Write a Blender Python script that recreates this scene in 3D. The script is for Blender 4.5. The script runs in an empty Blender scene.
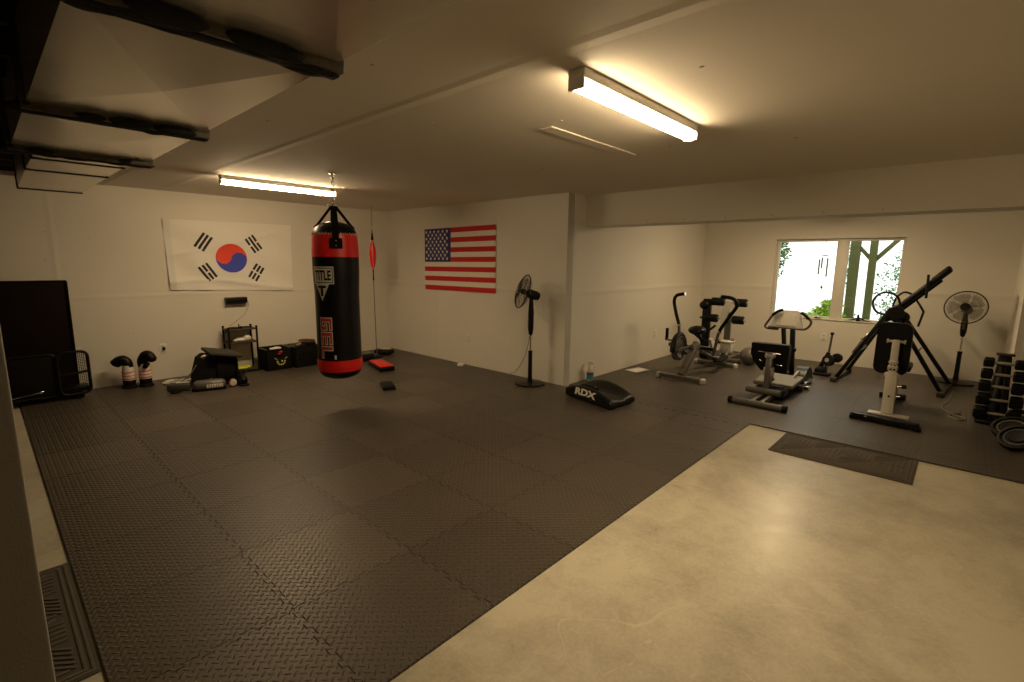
import bpy, bmesh, math, random
from mathutils import Vector, Matrix
from math import sin, cos, pi, radians, atan2, sqrt
random.seed(7)
C = bpy.context.scene.collection
sc = bpy.context.scene

# ------------------------------------------------------------------ mesh builder
class MB:
    def __init__(s): s.v = []; s.f = []; s.m = []
    def add(s, v, f, mi=0):
        o = len(s.v); s.v += [Vector(p) for p in v]
        for q in f: s.f.append([i + o for i in q]); s.m.append(mi)
        return s
    def box(s, c, d, R=None, mi=0):
        x, y, z = d[0]/2, d[1]/2, d[2]/2
        P = [Vector((a*x, b*y, e*z)) for e in (-1, 1) for b in (-1, 1) for a in (-1, 1)]
        if R is not None: P = [R @ p for p in P]
        return s.add([p + Vector(c) for p in P], [(0,2,3,1),(4,5,7,6),(0,1,5,4),(2,6,7,3),(0,4,6,2),(1,3,7,5)], mi)
    def rbox(s, c, d, r=0.01, R=None, mi=0, seg=2):
        bm = bmesh.new(); bmesh.ops.create_cube(bm, size=1.0)
        bmesh.ops.scale(bm, vec=Vector(d), verts=bm.verts)
        bmesh.ops.bevel(bm, geom=list(bm.edges), offset=min(r, min(d)*.49), segments=seg, profile=.5, affect='EDGES')
        bm.verts.index_update()
        P = [v.co.copy() for v in bm.verts]; F = [[v.index for v in f.verts] for f in bm.faces]; bm.free()
        if R is not None: P = [R @ p for p in P]
        return s.add([p + Vector(c) for p in P], F, mi)
    def bar(s, a, b, w, h, up=(0,0,1), r=0.006, mi=0):
        a, b = Vector(a), Vector(b); t = (b-a).normalized(); u = Vector(up)
        n = t.cross(u)
        if n.length < 1e-4: n = t.cross(Vector((1,0,0)))
        n.normalize(); u = n.cross(t)
        R = Matrix((t, n, u)).transposed()
        return s.rbox((a+b)/2, ((b-a).length, w, h), r, R, mi)
    def tube(s, pts, r, n=10, closed=False, mi=0, cap=True):
        pts = [Vector(p) for p in pts]; N = len(pts)
        rr = r if isinstance(r, (list, tuple)) else [r]*N
        T = []
        for i in range(N):
            if closed: t = pts[(i+1) % N] - pts[i-1]
            else: t = pts[min(i+1, N-1)] - pts[max(i-1, 0)]
            T.append(t.normalized())
        u = Vector((0,0,1)) if abs(T[0].z) < .9 else Vector((1,0,0))
        u = (u - T[0]*u.dot(T[0])).normalized()
        V = []
        for i in range(N):
            u = (u - T[i]*u.dot(T[i])).normalized(); w = T[i].cross(u)
            for k in range(n):
                a = 2*pi*k/n; V.append(pts[i] + (u*cos(a) + w*sin(a))*rr[i])
        F = []
        for i in range(N if closed else N-1):
            j = (i+1) % N
            for k in range(n):
                l = (k+1) % n; F.append((i*n+k, i*n+l, j*n+l, j*n+k))
        if cap and not closed:
            F.append(tuple(range(n-1, -1, -1))); F.append(tuple((N-1)*n+k for k in range(n)))
        return s.add(V, F, mi)
    def cyl(s, a, b, r, r2=None, n=20, mi=0, bev=0.0):
        a, b = Vector(a), Vector(b); r2 = r if r2 is None else r2
        if bev:
            t = (b-a).normalized()
            return s.tube([a, a, a+t*bev, b-t*bev, b, b][1:5], [r-bev, r, r2, r2-bev], n, mi=mi)
        return s.tube([a, b], [r, r2], n, mi=mi)
    def lathe(s, prof, c=(0,0,0), axis=(0,0,1), n=32, mi=0):
        ax = Vector(axis).normalized(); u = ax.orthogonal().normalized()
        if abs(ax.z) > .99: u = Vector((1,0,0))
        w = ax.cross(u); c = Vector(c); V = []; F = []
        for r, z in prof:
            for k in range(n):
                a = 2*pi*k/n; V.append(c + ax*z + (u*cos(a) + w*sin(a))*max(r, 1e-4))
        for i in range(len(prof)-1):
            for k in range(n):
                l = (k+1) % n; F.append((i*n+k, i*n+l, (i+1)*n+l, (i+1)*n+k))
        F.append(tuple(range(n-1, -1, -1))); F.append(tuple((len(prof)-1)*n+k for k in range(n)))
        return s.add(V, F, mi)
    def ell(s, c, r, R=None, n=20, m=12, mi=0):
        V = []; F = []; c = Vector(c)
        for i in range(m+1):
            ph = -pi/2 + pi*i/m
            for k in range(n):
                a = 2*pi*k/n
                p = Vector((max(cos(ph), 1e-3)*cos(a)*r[0], max(cos(ph), 1e-3)*sin(a)*r[1], sin(ph)*r[2]))
                V.append(c + (R @ p if R is not None else p))
        for i in range(m):
            for k in range(n):
                l = (k+1) % n; F.append((i*n+k, i*n+l, (i+1)*n+l, (i+1)*n+k))
        return s.add(V, F, mi)
    def ring(s, c, R, r, axis, n=40, k=8, mi=0):
        ax = Vector(axis).normalized(); u = ax.orthogonal().normalized(); w = ax.cross(u); c = Vector(c)
        return s.tube([c + (u*cos(2*pi*i/n) + w*sin(2*pi*i/n))*R for i in range(n)], r, k, closed=True, mi=mi)
    def prism(s, poly, o, u, v, t, mi=0):
        o, u, v = Vector(o), Vector(u), Vector(v); n = u.cross(v).normalized(); N = len(poly)
        V = [o + u*a + v*b - n*t/2 for a, b in poly] + [o + u*a + v*b + n*t/2 for a, b in poly]
        F = [tuple(range(N-1, -1, -1)), tuple(range(N, 2*N))] + [(i, (i+1) % N, N+(i+1) % N, N+i) for i in range(N)]
        return s.add(V, F, mi)

def spl(pts, k=6, closed=False):
    pts = [Vector(p) for p in pts]; N = len(pts); out = []
    for i in range(N if closed else N-1):
        g = (lambda j: pts[j % N]) if closed else (lambda j: pts[min(max(j, 0), N-1)])
        a, b, c, d = g(i-1), g(i), g(i+1), g(i+2)
        for q in range(k):
            t = q/k
            out.append(.5*((2*b) + (c-a)*t + (2*a-5*b+4*c-d)*t*t + (3*b-a-3*c+d)*t**3))
    if not closed: out.append(pts[-1])
    return out

def rot(ax, deg): return Matrix.Rotation(radians(deg), 3, ax)

def build(name, mb, mats, parent=None, ang=35, base=None):
    me = bpy.data.meshes.new(name)
    b = Vector(base) if base is not None else (Vector(parent['_w']) if parent is not None and '_w' in parent else Vector((0,0,0)))
    me.from_pydata([tuple(p - b) for p in mb.v], [], mb.f)
    mats = mats if isinstance(mats, (list, tuple)) else [mats]
    for m in mats: me.materials.append(m)
    me.polygons.foreach_set('material_index', mb.m)
    bm = bmesh.new(); bm.from_mesh(me); bmesh.ops.recalc_face_normals(bm, faces=bm.faces); bm.to_mesh(me); bm.free()
    me.polygons.foreach_set('use_smooth', [True]*len(me.polygons))
    me.set_sharp_from_angle(angle=radians(ang))
    o = bpy.data.objects.new(name, me); C.objects.link(o)
    if parent is not None: o.parent = parent; o['_w'] = tuple(b)
    elif base is not None: o.location = b; o['_w'] = tuple(b)
    else: o['_w'] = (0.0, 0.0, 0.0)
    return o
def tag(o, label=None, cat=None, group=None, kind=None):
    if label: o['label'] = label
    if cat: o['category'] = cat
    if group: o['group'] = group
    if kind: o['kind'] = kind
    return o
def thing(name, label, cat, loc, group=None):
    o = bpy.data.objects.new(name, None); C.objects.link(o); o.empty_display_size = .1
    o.location = loc; o['_w'] = tuple(loc)
    return tag(o, label, cat, group)
def one(name, mb, mats, label, cat, base, group=None, ang=35):
    return tag(build(name, mb, mats, None, ang, base), label, cat, group)
def struct(name, mb, mats, parent=None, ang=30):
    o = build(name, mb, mats, parent, ang)
    if parent is None: o['kind'] = 'structure'
    return o
def text_geo(txt, weight=.012):
    """vertices and faces of a word in the xy plane, centred, height about size"""
    cu = bpy.data.curves.new('t', 'FONT'); cu.body = txt; cu.resolution_u = 3; cu.offset = weight
    o = bpy.data.objects.new('t', cu); C.objects.link(o)
    dg = bpy.context.evaluated_depsgraph_get(); me = bpy.data.meshes.new_from_object(o.evaluated_get(dg))
    bm = bmesh.new(); bm.from_mesh(me); bmesh.ops.triangulate(bm, faces=bm.faces)
    bmesh.ops.subdivide_edges(bm, edges=[e for e in bm.edges if e.calc_length() > .15], cuts=2)
    bmesh.ops.triangulate(bm, faces=bm.faces); bm.verts.index_update()
    V = [v.co.copy() for v in bm.verts]; F = [[v.index for v in f.verts] for f in bm.faces]; bm.free()
    bpy.data.objects.remove(o); bpy.data.meshes.remove(me); bpy.data.curves.remove(cu)
    x0, x1 = min(v.x for v in V), max(v.x for v in V); y0, y1 = min(v.y for v in V), max(v.y for v in V)
    return [((v.x-(x0+x1)/2)/(x1-x0), (v.y-(y0+y1)/2)/(y1-y0)) for v in V], F   # normalised to a unit square

# ------------------------------------------------------------------ materials
def mat(name, col, rough=.5, metal=0.0, var=0.06, scale=30.0, bump=0.0, bscale=200.0, coat=0.0, spec=.5):
    m = bpy.data.materials.new(name); m.use_nodes = True; nt = m.node_tree; N = nt.nodes; L = nt.links
    b = N['Principled BSDF']; b.inputs['Roughness'].default_value = rough; b.inputs['Metallic'].default_value = metal
    b.inputs['Coat Weight'].default_value = coat; b.inputs['Specular IOR Level'].default_value = spec
    tc = N.new('ShaderNodeTexCoord'); no = N.new('ShaderNodeTexNoise'); no.inputs['Scale'].default_value = scale; no.inputs['Detail'].default_value = 4
    L.new(tc.outputs['Object'], no.inputs['Vector'])
    mx = N.new('ShaderNodeMix'); mx.data_type = 'RGBA'
    mx.inputs[6].default_value = (*[c*(1-var) for c in col], 1); mx.inputs[7].default_value = (*[min(1, c*(1+var)) for c in col], 1)
    L.new(no.outputs['Fac'], mx.inputs[0]); L.new(mx.outputs[2], b.inputs['Base Color'])
    if bump:
        n2 = N.new('ShaderNodeTexNoise'); n2.inputs['Scale'].default_value = bscale; n2.inputs['Detail'].default_value = 3
        L.new(tc.outputs['Object'], n2.inputs['Vector'])
        bp = N.new('ShaderNodeBump'); bp.inputs['Strength'].default_value = bump; bp.inputs['Distance'].default_value = .004
        L.new(n2.outputs['Fac'], bp.inputs['Height']); L.new(bp.outputs['Normal'], b.inputs['Normal'])
    return m
def mnode(nt, op, a, b=None, c=None):
    n = nt.nodes.new('ShaderNodeMath'); n.operation = op
    for i, x in enumerate((a, b, c)):
        if x is None: continue
        if isinstance(x, (int, float)): n.inputs[i].default_value = x
        else: nt.links.new(x, n.inputs[i])
    return n.outputs[0]
def wall_mat(name, col, seams, rough=.75, amp=.012, mott=.07):
    """primed drywall: faint mottling, taped joints (axis, coordinate, half width) as low ridges"""
    m = mat(name, col, rough); nt = m.node_tree; N = nt.nodes; L = nt.links; b = N['Principled BSDF']
    g = N.new('ShaderNodeNewGeometry'); sx = N.new('ShaderNodeSeparateXYZ'); L.new(g.outputs['Position'], sx.inputs[0])
    tot = None
    for ax, c, w in seams:
        d = mnode(nt, 'ABSOLUTE', mnode(nt, 'SUBTRACT', sx.outputs['XYZ'.index(ax)], c))
        k = mnode(nt, 'SMOOTH_MIN', 1.0, mnode(nt, 'MAXIMUM', mnode(nt, 'SUBTRACT', 1.0, mnode(nt, 'DIVIDE', d, w)), 0.0), .1)
        tot = k if tot is None else mnode(nt, 'MAXIMUM', tot, k)
    no = N.new('ShaderNodeTexNoise'); no.inputs['Scale'].default_value = 1.3; no.inputs['Detail'].default_value = 5; L.new(g.outputs['Position'], no.inputs['Vector'])
    mx = [n for n in N if n.type == 'MIX'][0]
    mx.inputs[6].default_value = (*[c*(1-mott) for c in col], 1); mx.inputs[7].default_value = (*[min(1, c*(1+mott)) for c in col], 1)
    L.new(no.outputs['Fac'], mx.inputs[0])
    n2 = N.new('ShaderNodeTexNoise'); n2.inputs['Scale'].default_value = 120; L.new(g.outputs['Position'], n2.inputs['Vector'])
    h = mnode(nt, 'MULTIPLY', n2.outputs['Fac'], .02)
    if tot is not None: h = mnode(nt, 'ADD', h, mnode(nt, 'MULTIPLY', tot, .5))
    bp = N.new('ShaderNodeBump'); bp.inputs['Strength'].default_value = 1.0; bp.inputs['Distance'].default_value = amp
    L.new(h, bp.inputs['Height']); L.new(bp.outputs['Normal'], b.inputs['Normal'])
    return m
def glow(name, col, s):
    m = bpy.data.materials.new(name); m.use_nodes = True; b = m.node_tree.nodes['Principled BSDF']
    b.inputs['Base Color'].default_value = (.9, .88, .82, 1); b.inputs['Emission Color'].default_value = (*col, 1); b.inputs['Emission Strength'].default_value = s
    return m

LAMP = (1.0, .745, .43)
BLK = mat('black_rubber', (.005, .0045, .004), .55, spec=.2)
BLKP = mat('black_plastic', (.006, .005, .0045), .35, spec=.3)
BLKV = mat('black_vinyl', (.005, .0042, .0035), .42, bump=.15, bscale=60, spec=.22)
BLKF = mat('black_fabric', (.006, .005, .004), .85, bump=.3, bscale=300, spec=.15)
DKPANEL = mat('dark_brown_panel', (.007, .0025, .002), .7, spec=.12)
BLKM = mat('black_painted_steel', (.006, .0055, .005), .36, spec=.3)
GREYM = mat('grey_painted_steel', (.14, .13, .115), .38, .3)
LTGREY = mat('pale_grey_plastic', (.55, .52, .46), .5)
SILV = mat('chrome', (.75, .73, .7), .2, 1.0)
WHTM = mat('white_painted_steel', (.62, .58, .50), .4)
WHT = mat('white_plastic', (.75, .72, .66), .45)
PAPER = mat('white_paper', (.85, .82, .76), .8)
RED = mat('red_vinyl', (.75, .012, .008), .38, bump=.1, bscale=40)
REDF = mat('red_print', (.55, .05, .05), .55)
CREAM = mat('cream_print', (.70, .66, .55), .55)
YEL = mat('yellow_green_fabric', (.55, .62, .02), .6)
TEAL = mat('teal_label', (.03, .32, .34), .4)
PURP = mat('purple_label', (.10, .07, .28), .4)
CABLE = mat('white_cable', (.7, .68, .6), .5)
GALV = mat('galvanised_sheet', (.86, .82, .74), .26, .8, var=.10, scale=3, bump=.35, bscale=4)
MASTIC = mat('dark_duct_mastic', (.006, .005, .004), .85, bump=.8, bscale=60)
TAPE = mat('duct_seam_tape', (.085, .068, .045), .5, .3, var=.6, scale=40)
WOOD = mat('dark_joist_wood', (.05, .032, .02), .85, var=.3, scale=8)

# ------------------------------------------------------------------ camera (17 mm wide angle, 1.5 m above the mat)
cam = bpy.data.cameras.new('camera'); co = bpy.data.objects.new('camera', cam); C.objects.link(co)
R0 = Vector((.67824905, -.73474137, .01154797)); U0 = Vector((.11010797, .11715466, .98699089)); F0 = Vector((.72653594, .66815411, -.16036092))
M = Matrix((R0, U0, -F0)).transposed().to_4x4(); M.translation = (0, 0, 1.5)
co.matrix_world = M; cam.sensor_width = 36; cam.lens = 490.962/1024*36; cam.clip_start = .02; sc.camera = co

# ------------------------------------------------------------------ room shell
ZC, YK, XF, YC, XB, ZB, XW, YR = 2.29, 7.236, 4.739, 3.495, 5.10, 1.925, 8.831, -.446
ZF = -.012
wmat = wall_mat('primed_drywall', (.70, .66, .58), [('Z', 1.04, .04), ('X', .60, .04)], amp=.006)
wmat2 = wall_mat('primed_drywall_side', (.70, .66, .58), [('Z', 1.13, .05), ('Y', 5.9, .05)], mott=.05)
cmat = wall_mat('primed_drywall_ceiling', (.72, .66, .57), [('X', 1.60, .05), ('Y', 5.70, .04)], amp=.007, mott=.06)

def concrete():
    m = mat('polished_concrete', (.5, .5, .5), .4, spec=.2); nt = m.node_tree; N = nt.nodes; L = nt.links; b = N['Principled BSDF']
    g = N.new('ShaderNodeNewGeometry')
    def noise(s, d, dist=0, r=.6):
        n = N.new('ShaderNodeTexNoise'); n.inputs['Scale'].default_value = s; n.inputs['Detail'].default_value = d
        n.inputs['Distortion'].default_value = dist; n.inputs['Roughness'].default_value = r; L.new(g.outputs['Position'], n.inputs['Vector']); return n.outputs['Fac']
    a = noise(1.2, 8, .3, .65); f = noise(5, 8, .5, .75); fine = noise(60, 4)
    v = N.new('ShaderNodeTexVoronoi'); v.feature = 'DISTANCE_TO_EDGE'; v.inputs['Scale'].default_value = 1.1
    wv = N.new('ShaderNodeVectorMath'); wv.operation = 'ADD'; nn = N.new('ShaderNodeTexNoise'); nn.inputs['Scale'].default_value = 1.5
    L.new(g.outputs['Position'], nn.inputs['Vector']); L.new(g.outputs['Position'], wv.inputs[0]); L.new(nn.outputs['Color'], wv.inputs[1]); L.new(wv.outputs[0], v.inputs['Vector'])
    sn = noise(.8, 2, 1.0, .4); scratch = mnode(nt, 'MULTIPLY', mnode(nt, 'LESS_THAN', mnode(nt, 'ABSOLUTE', mnode(nt, 'SUBTRACT', sn, .52)), .0022), mnode(nt, 'GREATER_THAN', noise(2.2, 3), .50))
    t = mnode(nt, 'ADD', mnode(nt, 'MULTIPLY', a, .6), mnode(nt, 'ADD', mnode(nt, 'MULTIPLY', f, .38), mnode(nt, 'MULTIPLY', fine, .18)))
    t = mnode(nt, 'ADD', t, mnode(nt, 'MULTIPLY', scratch, .07))
    cr = N.new('ShaderNodeValToRGB'); e = cr.color_ramp.elements
    e[0].position = .41; e[0].color = (.34, .305, .23, 1); e[1].position = .65; e[1].color = (.58, .535, .42, 1)
    L.new(t, cr.inputs[0]); L.new(cr.outputs[0], b.inputs['Base Color'])
    L.new(mnode(nt, 'ADD', .17, mnode(nt, 'MULTIPLY', f, .30)), b.inputs['Roughness'])
    bp = N.new('ShaderNodeBump'); bp.inputs['Strength'].default_value = .25; bp.inputs['Distance'].default_value = .003
    L.new(t, bp.inputs['Height']); L.new(bp.outputs['Normal'], b.inputs['Normal'])
    return m
CONC = concrete()

X0, Y0 = -1.3, -3.2
struct('floor', MB().box(((X0+9)/2, (Y0+7.4)/2, ZF-.05), (9-X0, 7.4-Y0, .1)), CONC)
mb = MB(); mb.box(((.45+9)/2, (Y0+7.4)/2, ZC+.03), (9-.45, 7.4-Y0, .06))
struct('ceiling', mb, cmat)
mb = MB()
mb.box((2.9, 1.955, ZC-.0035), (1.0, .09, .007)); mb.box((1.1, 5.9, ZC-.002), (.06, 2.6, .004))
struct('trim_1', mb, cmat)
# open joist bay left of the duct
mb = MB(); mb.box(((X0+.5)/2, (Y0+7.4)/2, 2.62), (.5-X0, 7.4-Y0, .04))
for i in range(26): mb.box(((X0+.45)/2, Y0+.2+i*.406, 2.47), (.45-X0, .04, .28))
mb.box((.452, (Y0+7.4)/2, 2.45), (.02, 7.4-Y0, .3))
struct('trim_2', mb, WOOD)
struct('wall_north', MB().box(((X0+XF)/2+.05, YK+.06, 1.3), (XF-X0+.1, .12, 2.64)), wmat)
struct('wall_center', MB().box((XF+.06, (YC+YK)/2+.06, 1.14), (.12, YK-YC+.12, 2.32)), wmat2)
struct('wall_return', MB().box(((XF+XW)/2+.12, YC+.06, 1.14), (XW-XF+.24, .12, 2.32)).box((XF+.19, YC-.012, 2.11), (.14, .024, .37)), wmat2)
struct('wall_west', MB().box((X0-.06, (Y0+7.4)/2, 1.3), (.12, 7.4-Y0, 2.64)), WOOD)  # out of view; dark colour stands in for unlit space the duct reflects
struct('wall_south', MB().box(((X0+7.3)/2, Y0-.06, 1.3), (7.3-X0, .12, 2.64)), wmat2)
struct('wall_right', MB().box(((7.4+XW)/2+.05, YR-.06, 1.14), (XW-7.4+.2, .12, 2.32)), wmat2)
struct('wall_side', MB().box((7.40, (Y0+YR)/2-.06, 1.14), (.12, YR-Y0, 2.32)), wmat2)
struct('wall_near', MB().rbox((-.40+.016, 1.05, 1.14), (.80, .12, 2.30), .004), mat('painted_post', (.30, .285, .26), .6, bump=.1))
# dropped beam across the opening
struct('trim_3', MB().rbox((XB+.17, (Y0+YC)/2, (ZB+ZC)/2+.01), (.34, YC-Y0, ZC-ZB+.02), .006), wmat2)
# east wall with the window opening
wy0, wy1, wz0, wz1 = .69, 2.345, .66, 1.895
mb = MB(); t = .16
mb.box((XW+t/2, (wy1+YC)/2, 1.14), (t, YC-wy1, 2.32)); mb.box((XW+t/2, (YR+wy0)/2-.05, 1.14), (t, wy0-YR+.1, 2.32))
mb.box((XW+t/2, (wy0+wy1)/2, wz0/2-.01), (t, wy1-wy0, wz0+.02)); mb.box((XW+t/2, (wy0+wy1)/2, (wz1+2.3)/2), (t, wy1-wy0, 2.3-wz1))
struct('wall_east', mb, wmat2)
win = bpy.data.objects.new('window_1', None); C.objects.link(win); win.location = (XW+.1, (wy0+wy1)/2, wz0); win['_w'] = tuple(win.location); win['kind'] = 'structure'
FR = mat('window_vinyl', (.66, .62, .54), .45)
xg = XW+.10
mb = MB()
for yy, w in ((wy1-.02, .04), (wy0+.02, .04), (1.44, .15)): mb.rbox((xg, yy, (wz0+wz1)/2), (.07, w, wz1-wz0), .006)
for zz in (wz0+.02, wz1-.02): mb.rbox((xg, (wy0+wy1)/2, zz), (.066, wy1-wy0-.01, .04), .006)
struct('window_frame', mb, FR, win)
struct('window_sill', MB().rbox((XW+.035, (wy0+wy1)/2, wz0+.008), (.10, wy1-wy0-.004, .016), .005), FR, win)
def glass():
    m = bpy.data.materials.new('window_glass'); m.use_nodes = True; nt = m.node_tree; N = nt.nodes; L = nt.links
    for n in list(N):
        if n.type == 'BSDF_PRINCIPLED': N.remove(n)
    out = [n for n in N if n.type == 'OUTPUT_MATERIAL'][0]
    tr = N.new('ShaderNodeBsdfTransparent'); tr.inputs[0].default_value = (.96, .98, .96, 1)
    gl = N.new('ShaderNodeBsdfGlossy'); gl.inputs['Roughness'].default_value = .02
    fr = N.new('ShaderNodeFresnel'); fr.inputs[0].default_value = 1.45; mx = N.new('ShaderNodeMixShader')
    L.new(fr.outputs[0], mx.inputs[0]); L.new(tr.outputs[0], mx.inputs[1]); L.new(gl.outputs[0], mx.inputs[2]); L.new(mx.outputs[0], out.inputs[0])
    return m
GLASS = glass()
for a, b in ((1.515, wy1-.04), (wy0+.04, 1.365)):
    struct('window_pane', MB().box((xg+.01, (a+b)/2, (wz0+wz1)/2), (.005, b-a, wz1-wz0-.08)), GLASS, win)
# drywall screws near the beam and joints
mb = MB()
for i in range(7): mb.cyl((XB-.001, 3.1-i*.42, ZB+.03), (XB-.003, 3.1-i*.42, ZB+.03), .008, n=8)
for x, y in ((2.1,.9),(1.9,2.4),(2.35,1.8),(3.3,1.6),(3.6,.9),(1.2,1.9),(1.25,3.1),(2.5,3.3),(3.4,2.8)): mb.cyl((x, y, ZC), (x, y, ZC-.003), .009, n=8)
for x, z in ((.15,1.3),(.9,1.7),(1.2,.6),(.55,1.75),(.52,1.45)): mb.cyl((x, YK, z), (x, YK-.003, z), .008, n=8)
struct('trim_4', mb, mat('joint_compound', (.5, .46, .4), .8))

# ------------------------------------------------------------------ interlocking foam mats
def foam(name, ang, val):
    m = mat(name, val, .5, var=.18, scale=2.5, spec=.6); nt = m.node_tree; N = nt.nodes; L = nt.links; b = N['Principled BSDF']
    g = N.new('ShaderNodeNewGeometry'); mp = N.new('ShaderNodeMapping'); mp.inputs['Rotation'].default_value = (0, 0, radians(45+ang)); mp.inputs['Scale'].default_value = (1/.029,)*3
    L.new(g.outputs['Position'], mp.inputs['Vector']); s = N.new('ShaderNodeSeparateXYZ'); L.new(mp.outputs[0], s.inputs[0])
    u, v = s.outputs[0], s.outputs[1]
    fu = mnode(nt, 'SUBTRACT', mnode(nt, 'FRACT', u), .5); fv = mnode(nt, 'SUBTRACT', mnode(nt, 'FRACT', v), .5)
    par = mnode(nt, 'FLOORED_MODULO', mnode(nt, 'ADD', mnode(nt, 'FLOOR', u), mnode(nt, 'FLOOR', v)), 2.0)
    inv = mnode(nt, 'SUBTRACT', 1.0, par)
    a = mnode(nt, 'ADD', mnode(nt, 'MULTIPLY', fu, par), mnode(nt, 'MULTIPLY', fv, inv))
    c = mnode(nt, 'ADD', mnode(nt, 'MULTIPLY', fv, par), mnode(nt, 'MULTIPLY', fu, inv))
    d = mnode(nt, 'ADD', mnode(nt, 'POWER', mnode(nt, 'DIVIDE', a, .50), 2.0), mnode(nt, 'POWER', mnode(nt, 'DIVIDE', c, .20), 2.0))
    h = mnode(nt, 'MAXIMUM', mnode(nt, 'SUBTRACT', 1.0, d), 0.0)
    h = mnode(nt, 'POWER', h, .6)
    bp = N.new('ShaderNodeBump'); bp.inputs['Strength'].default_value = 1.0; bp.inputs['Distance'].default_value = .0065
    L.new(h, bp.inputs['Height']); L.new(bp.outputs['Normal'], b.inputs['Normal'])
    L.new(mnode(nt, 'SUBTRACT', .43, mnode(nt, 'MULTIPLY', h, .10)), b.inputs['Roughness'])
    return m
FOAM = [foam('foam_mat', 0, (.072, .058, .042)), foam('foam_mat_turned', 90, (.062, .050, .036)), foam('foam_mat_pale_sheen', 0, (.088, .071, .052))]  # tile colours differ to paint in sheen that varies with tread direction
TS = .61
def edge(L, straight, n):
    """points (t, offset) along one mat edge of length L"""
    if straight: return [(0, 0), (L, 0)]
    mg = .016; p = (L-2*mg)/n; out = [(0, 0), (mg, 0)]
    for i in range(n):
        a = .010 if i % 2 == 0 else -.010
        t0, t1 = mg+i*p, mg+(i+1)*p; e = .003
        out += [(t0 + (e if i == 0 else (-e if a > 0 else e)), a), (t1 - (e if i == n-1 else (-e if a > 0 else e)), a)]
    return out + [(L-mg, 0), (L, 0)]
def tile(parent, x0, y0, x1, y1, sl, sr, sf, sb, m, g=.0022):
    w, h = x1-x0, y1-y0; nx, ny = max(2, 2*round(w/.102)), max(2, 2*round(h/.102))
    P = [(t, o+(0 if sf else g)) for t, o in edge(w, sf, nx)][:-1]
    P += [(w+o-(0 if sr else g), t) for t, o in edge(h, sr, ny)][:-1]
    P += [(t, h+o-(0 if sb else g)) for t, o in reversed(edge(w, sb, nx))][:-1]
    P += [(o+(0 if sl else g), t) for t, o in reversed(edge(h, sl, ny))][:-1]
    mb = MB(); N = len(P)
    mb.add([(x0+a, y0+b, 0) for a, b in P] + [(x0+a, y0+b, ZF+.0005) for a, b in P], [tuple(range(N))] + [(i, N+i, N+(i+1) % N, (i+1) % N) for i in range(N)])
    return build('mat_tile', mb, m, parent, 20)
def cuts(a, b, off):
    out = [a]; k = math.floor((a-off)/TS)+1
    while off+k*TS < b-.06:
        if off+k*TS > a+.06: out.append(off+k*TS)
        k += 1
    return out + [b]
gx, gy = .164, 1.371
T1 = thing('interlocking_floor_mat', 'dark brown interlocking foam mat with tread plate texture filling the floor of the main room', 'floor mat', (2.4, 4.2, ZF))
T2 = thing('interlocking_floor_mat', 'ribbed dark foam mat under the exercise machines by the window', 'floor mat', (6.8, 1.5, ZF))
xs, ys = cuts(.164, XF-.002, gx), cuts(1.371, YK-.002, gy)
for i in range(len(xs)-1):
    for j in range(len(ys)-1):
        m = FOAM[1] if (i*5+j*3+i*j) % 3 == 1 else (FOAM[2] if (i*7+j*3) % 5 == 0 else FOAM[0])
        last = i == len(xs)-2
        tile(T1, xs[i], ys[j], xs[i+1], ys[j+1], i == 0, last and ys[j] > YC-.3, j == 0, j == len(ys)-2, m)
xs2 = [4.858] + [x for x in cuts(4.858, XW-.002, gx)[1:]]; ys2 = cuts(YR-.9, YC-.002, gy)
for i in range(len(xs2)-1):
    for j in range(len(ys2)-1):
        m = FOAM[1] if (i+j) % 2 else FOAM[0]
        if xs2[i] > 7.3 and ys2[j+1] < YR+.05: continue
        y0 = max(ys2[j], YR+.002) if xs2[i+1] > 7.34 else ys2[j]
        if ys2[j+1]-y0 < .03: continue
        tile(T2, xs2[i], y0, xs2[i+1], ys2[j+1], i == 0 and ys2[j] < 1.3, i == len(xs2)-2, j == 0 or y0 != ys2[j], j == len(ys2)-2, m, .0008)
for j in range(len(ys)-1):
    if ys[j+1] <= YC+.2: tile(T1, XF-.002, ys[j], 4.858, min(ys[j+1], YC-.002), True, False, j == 0, False, FOAM[(j) % 2])

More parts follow.
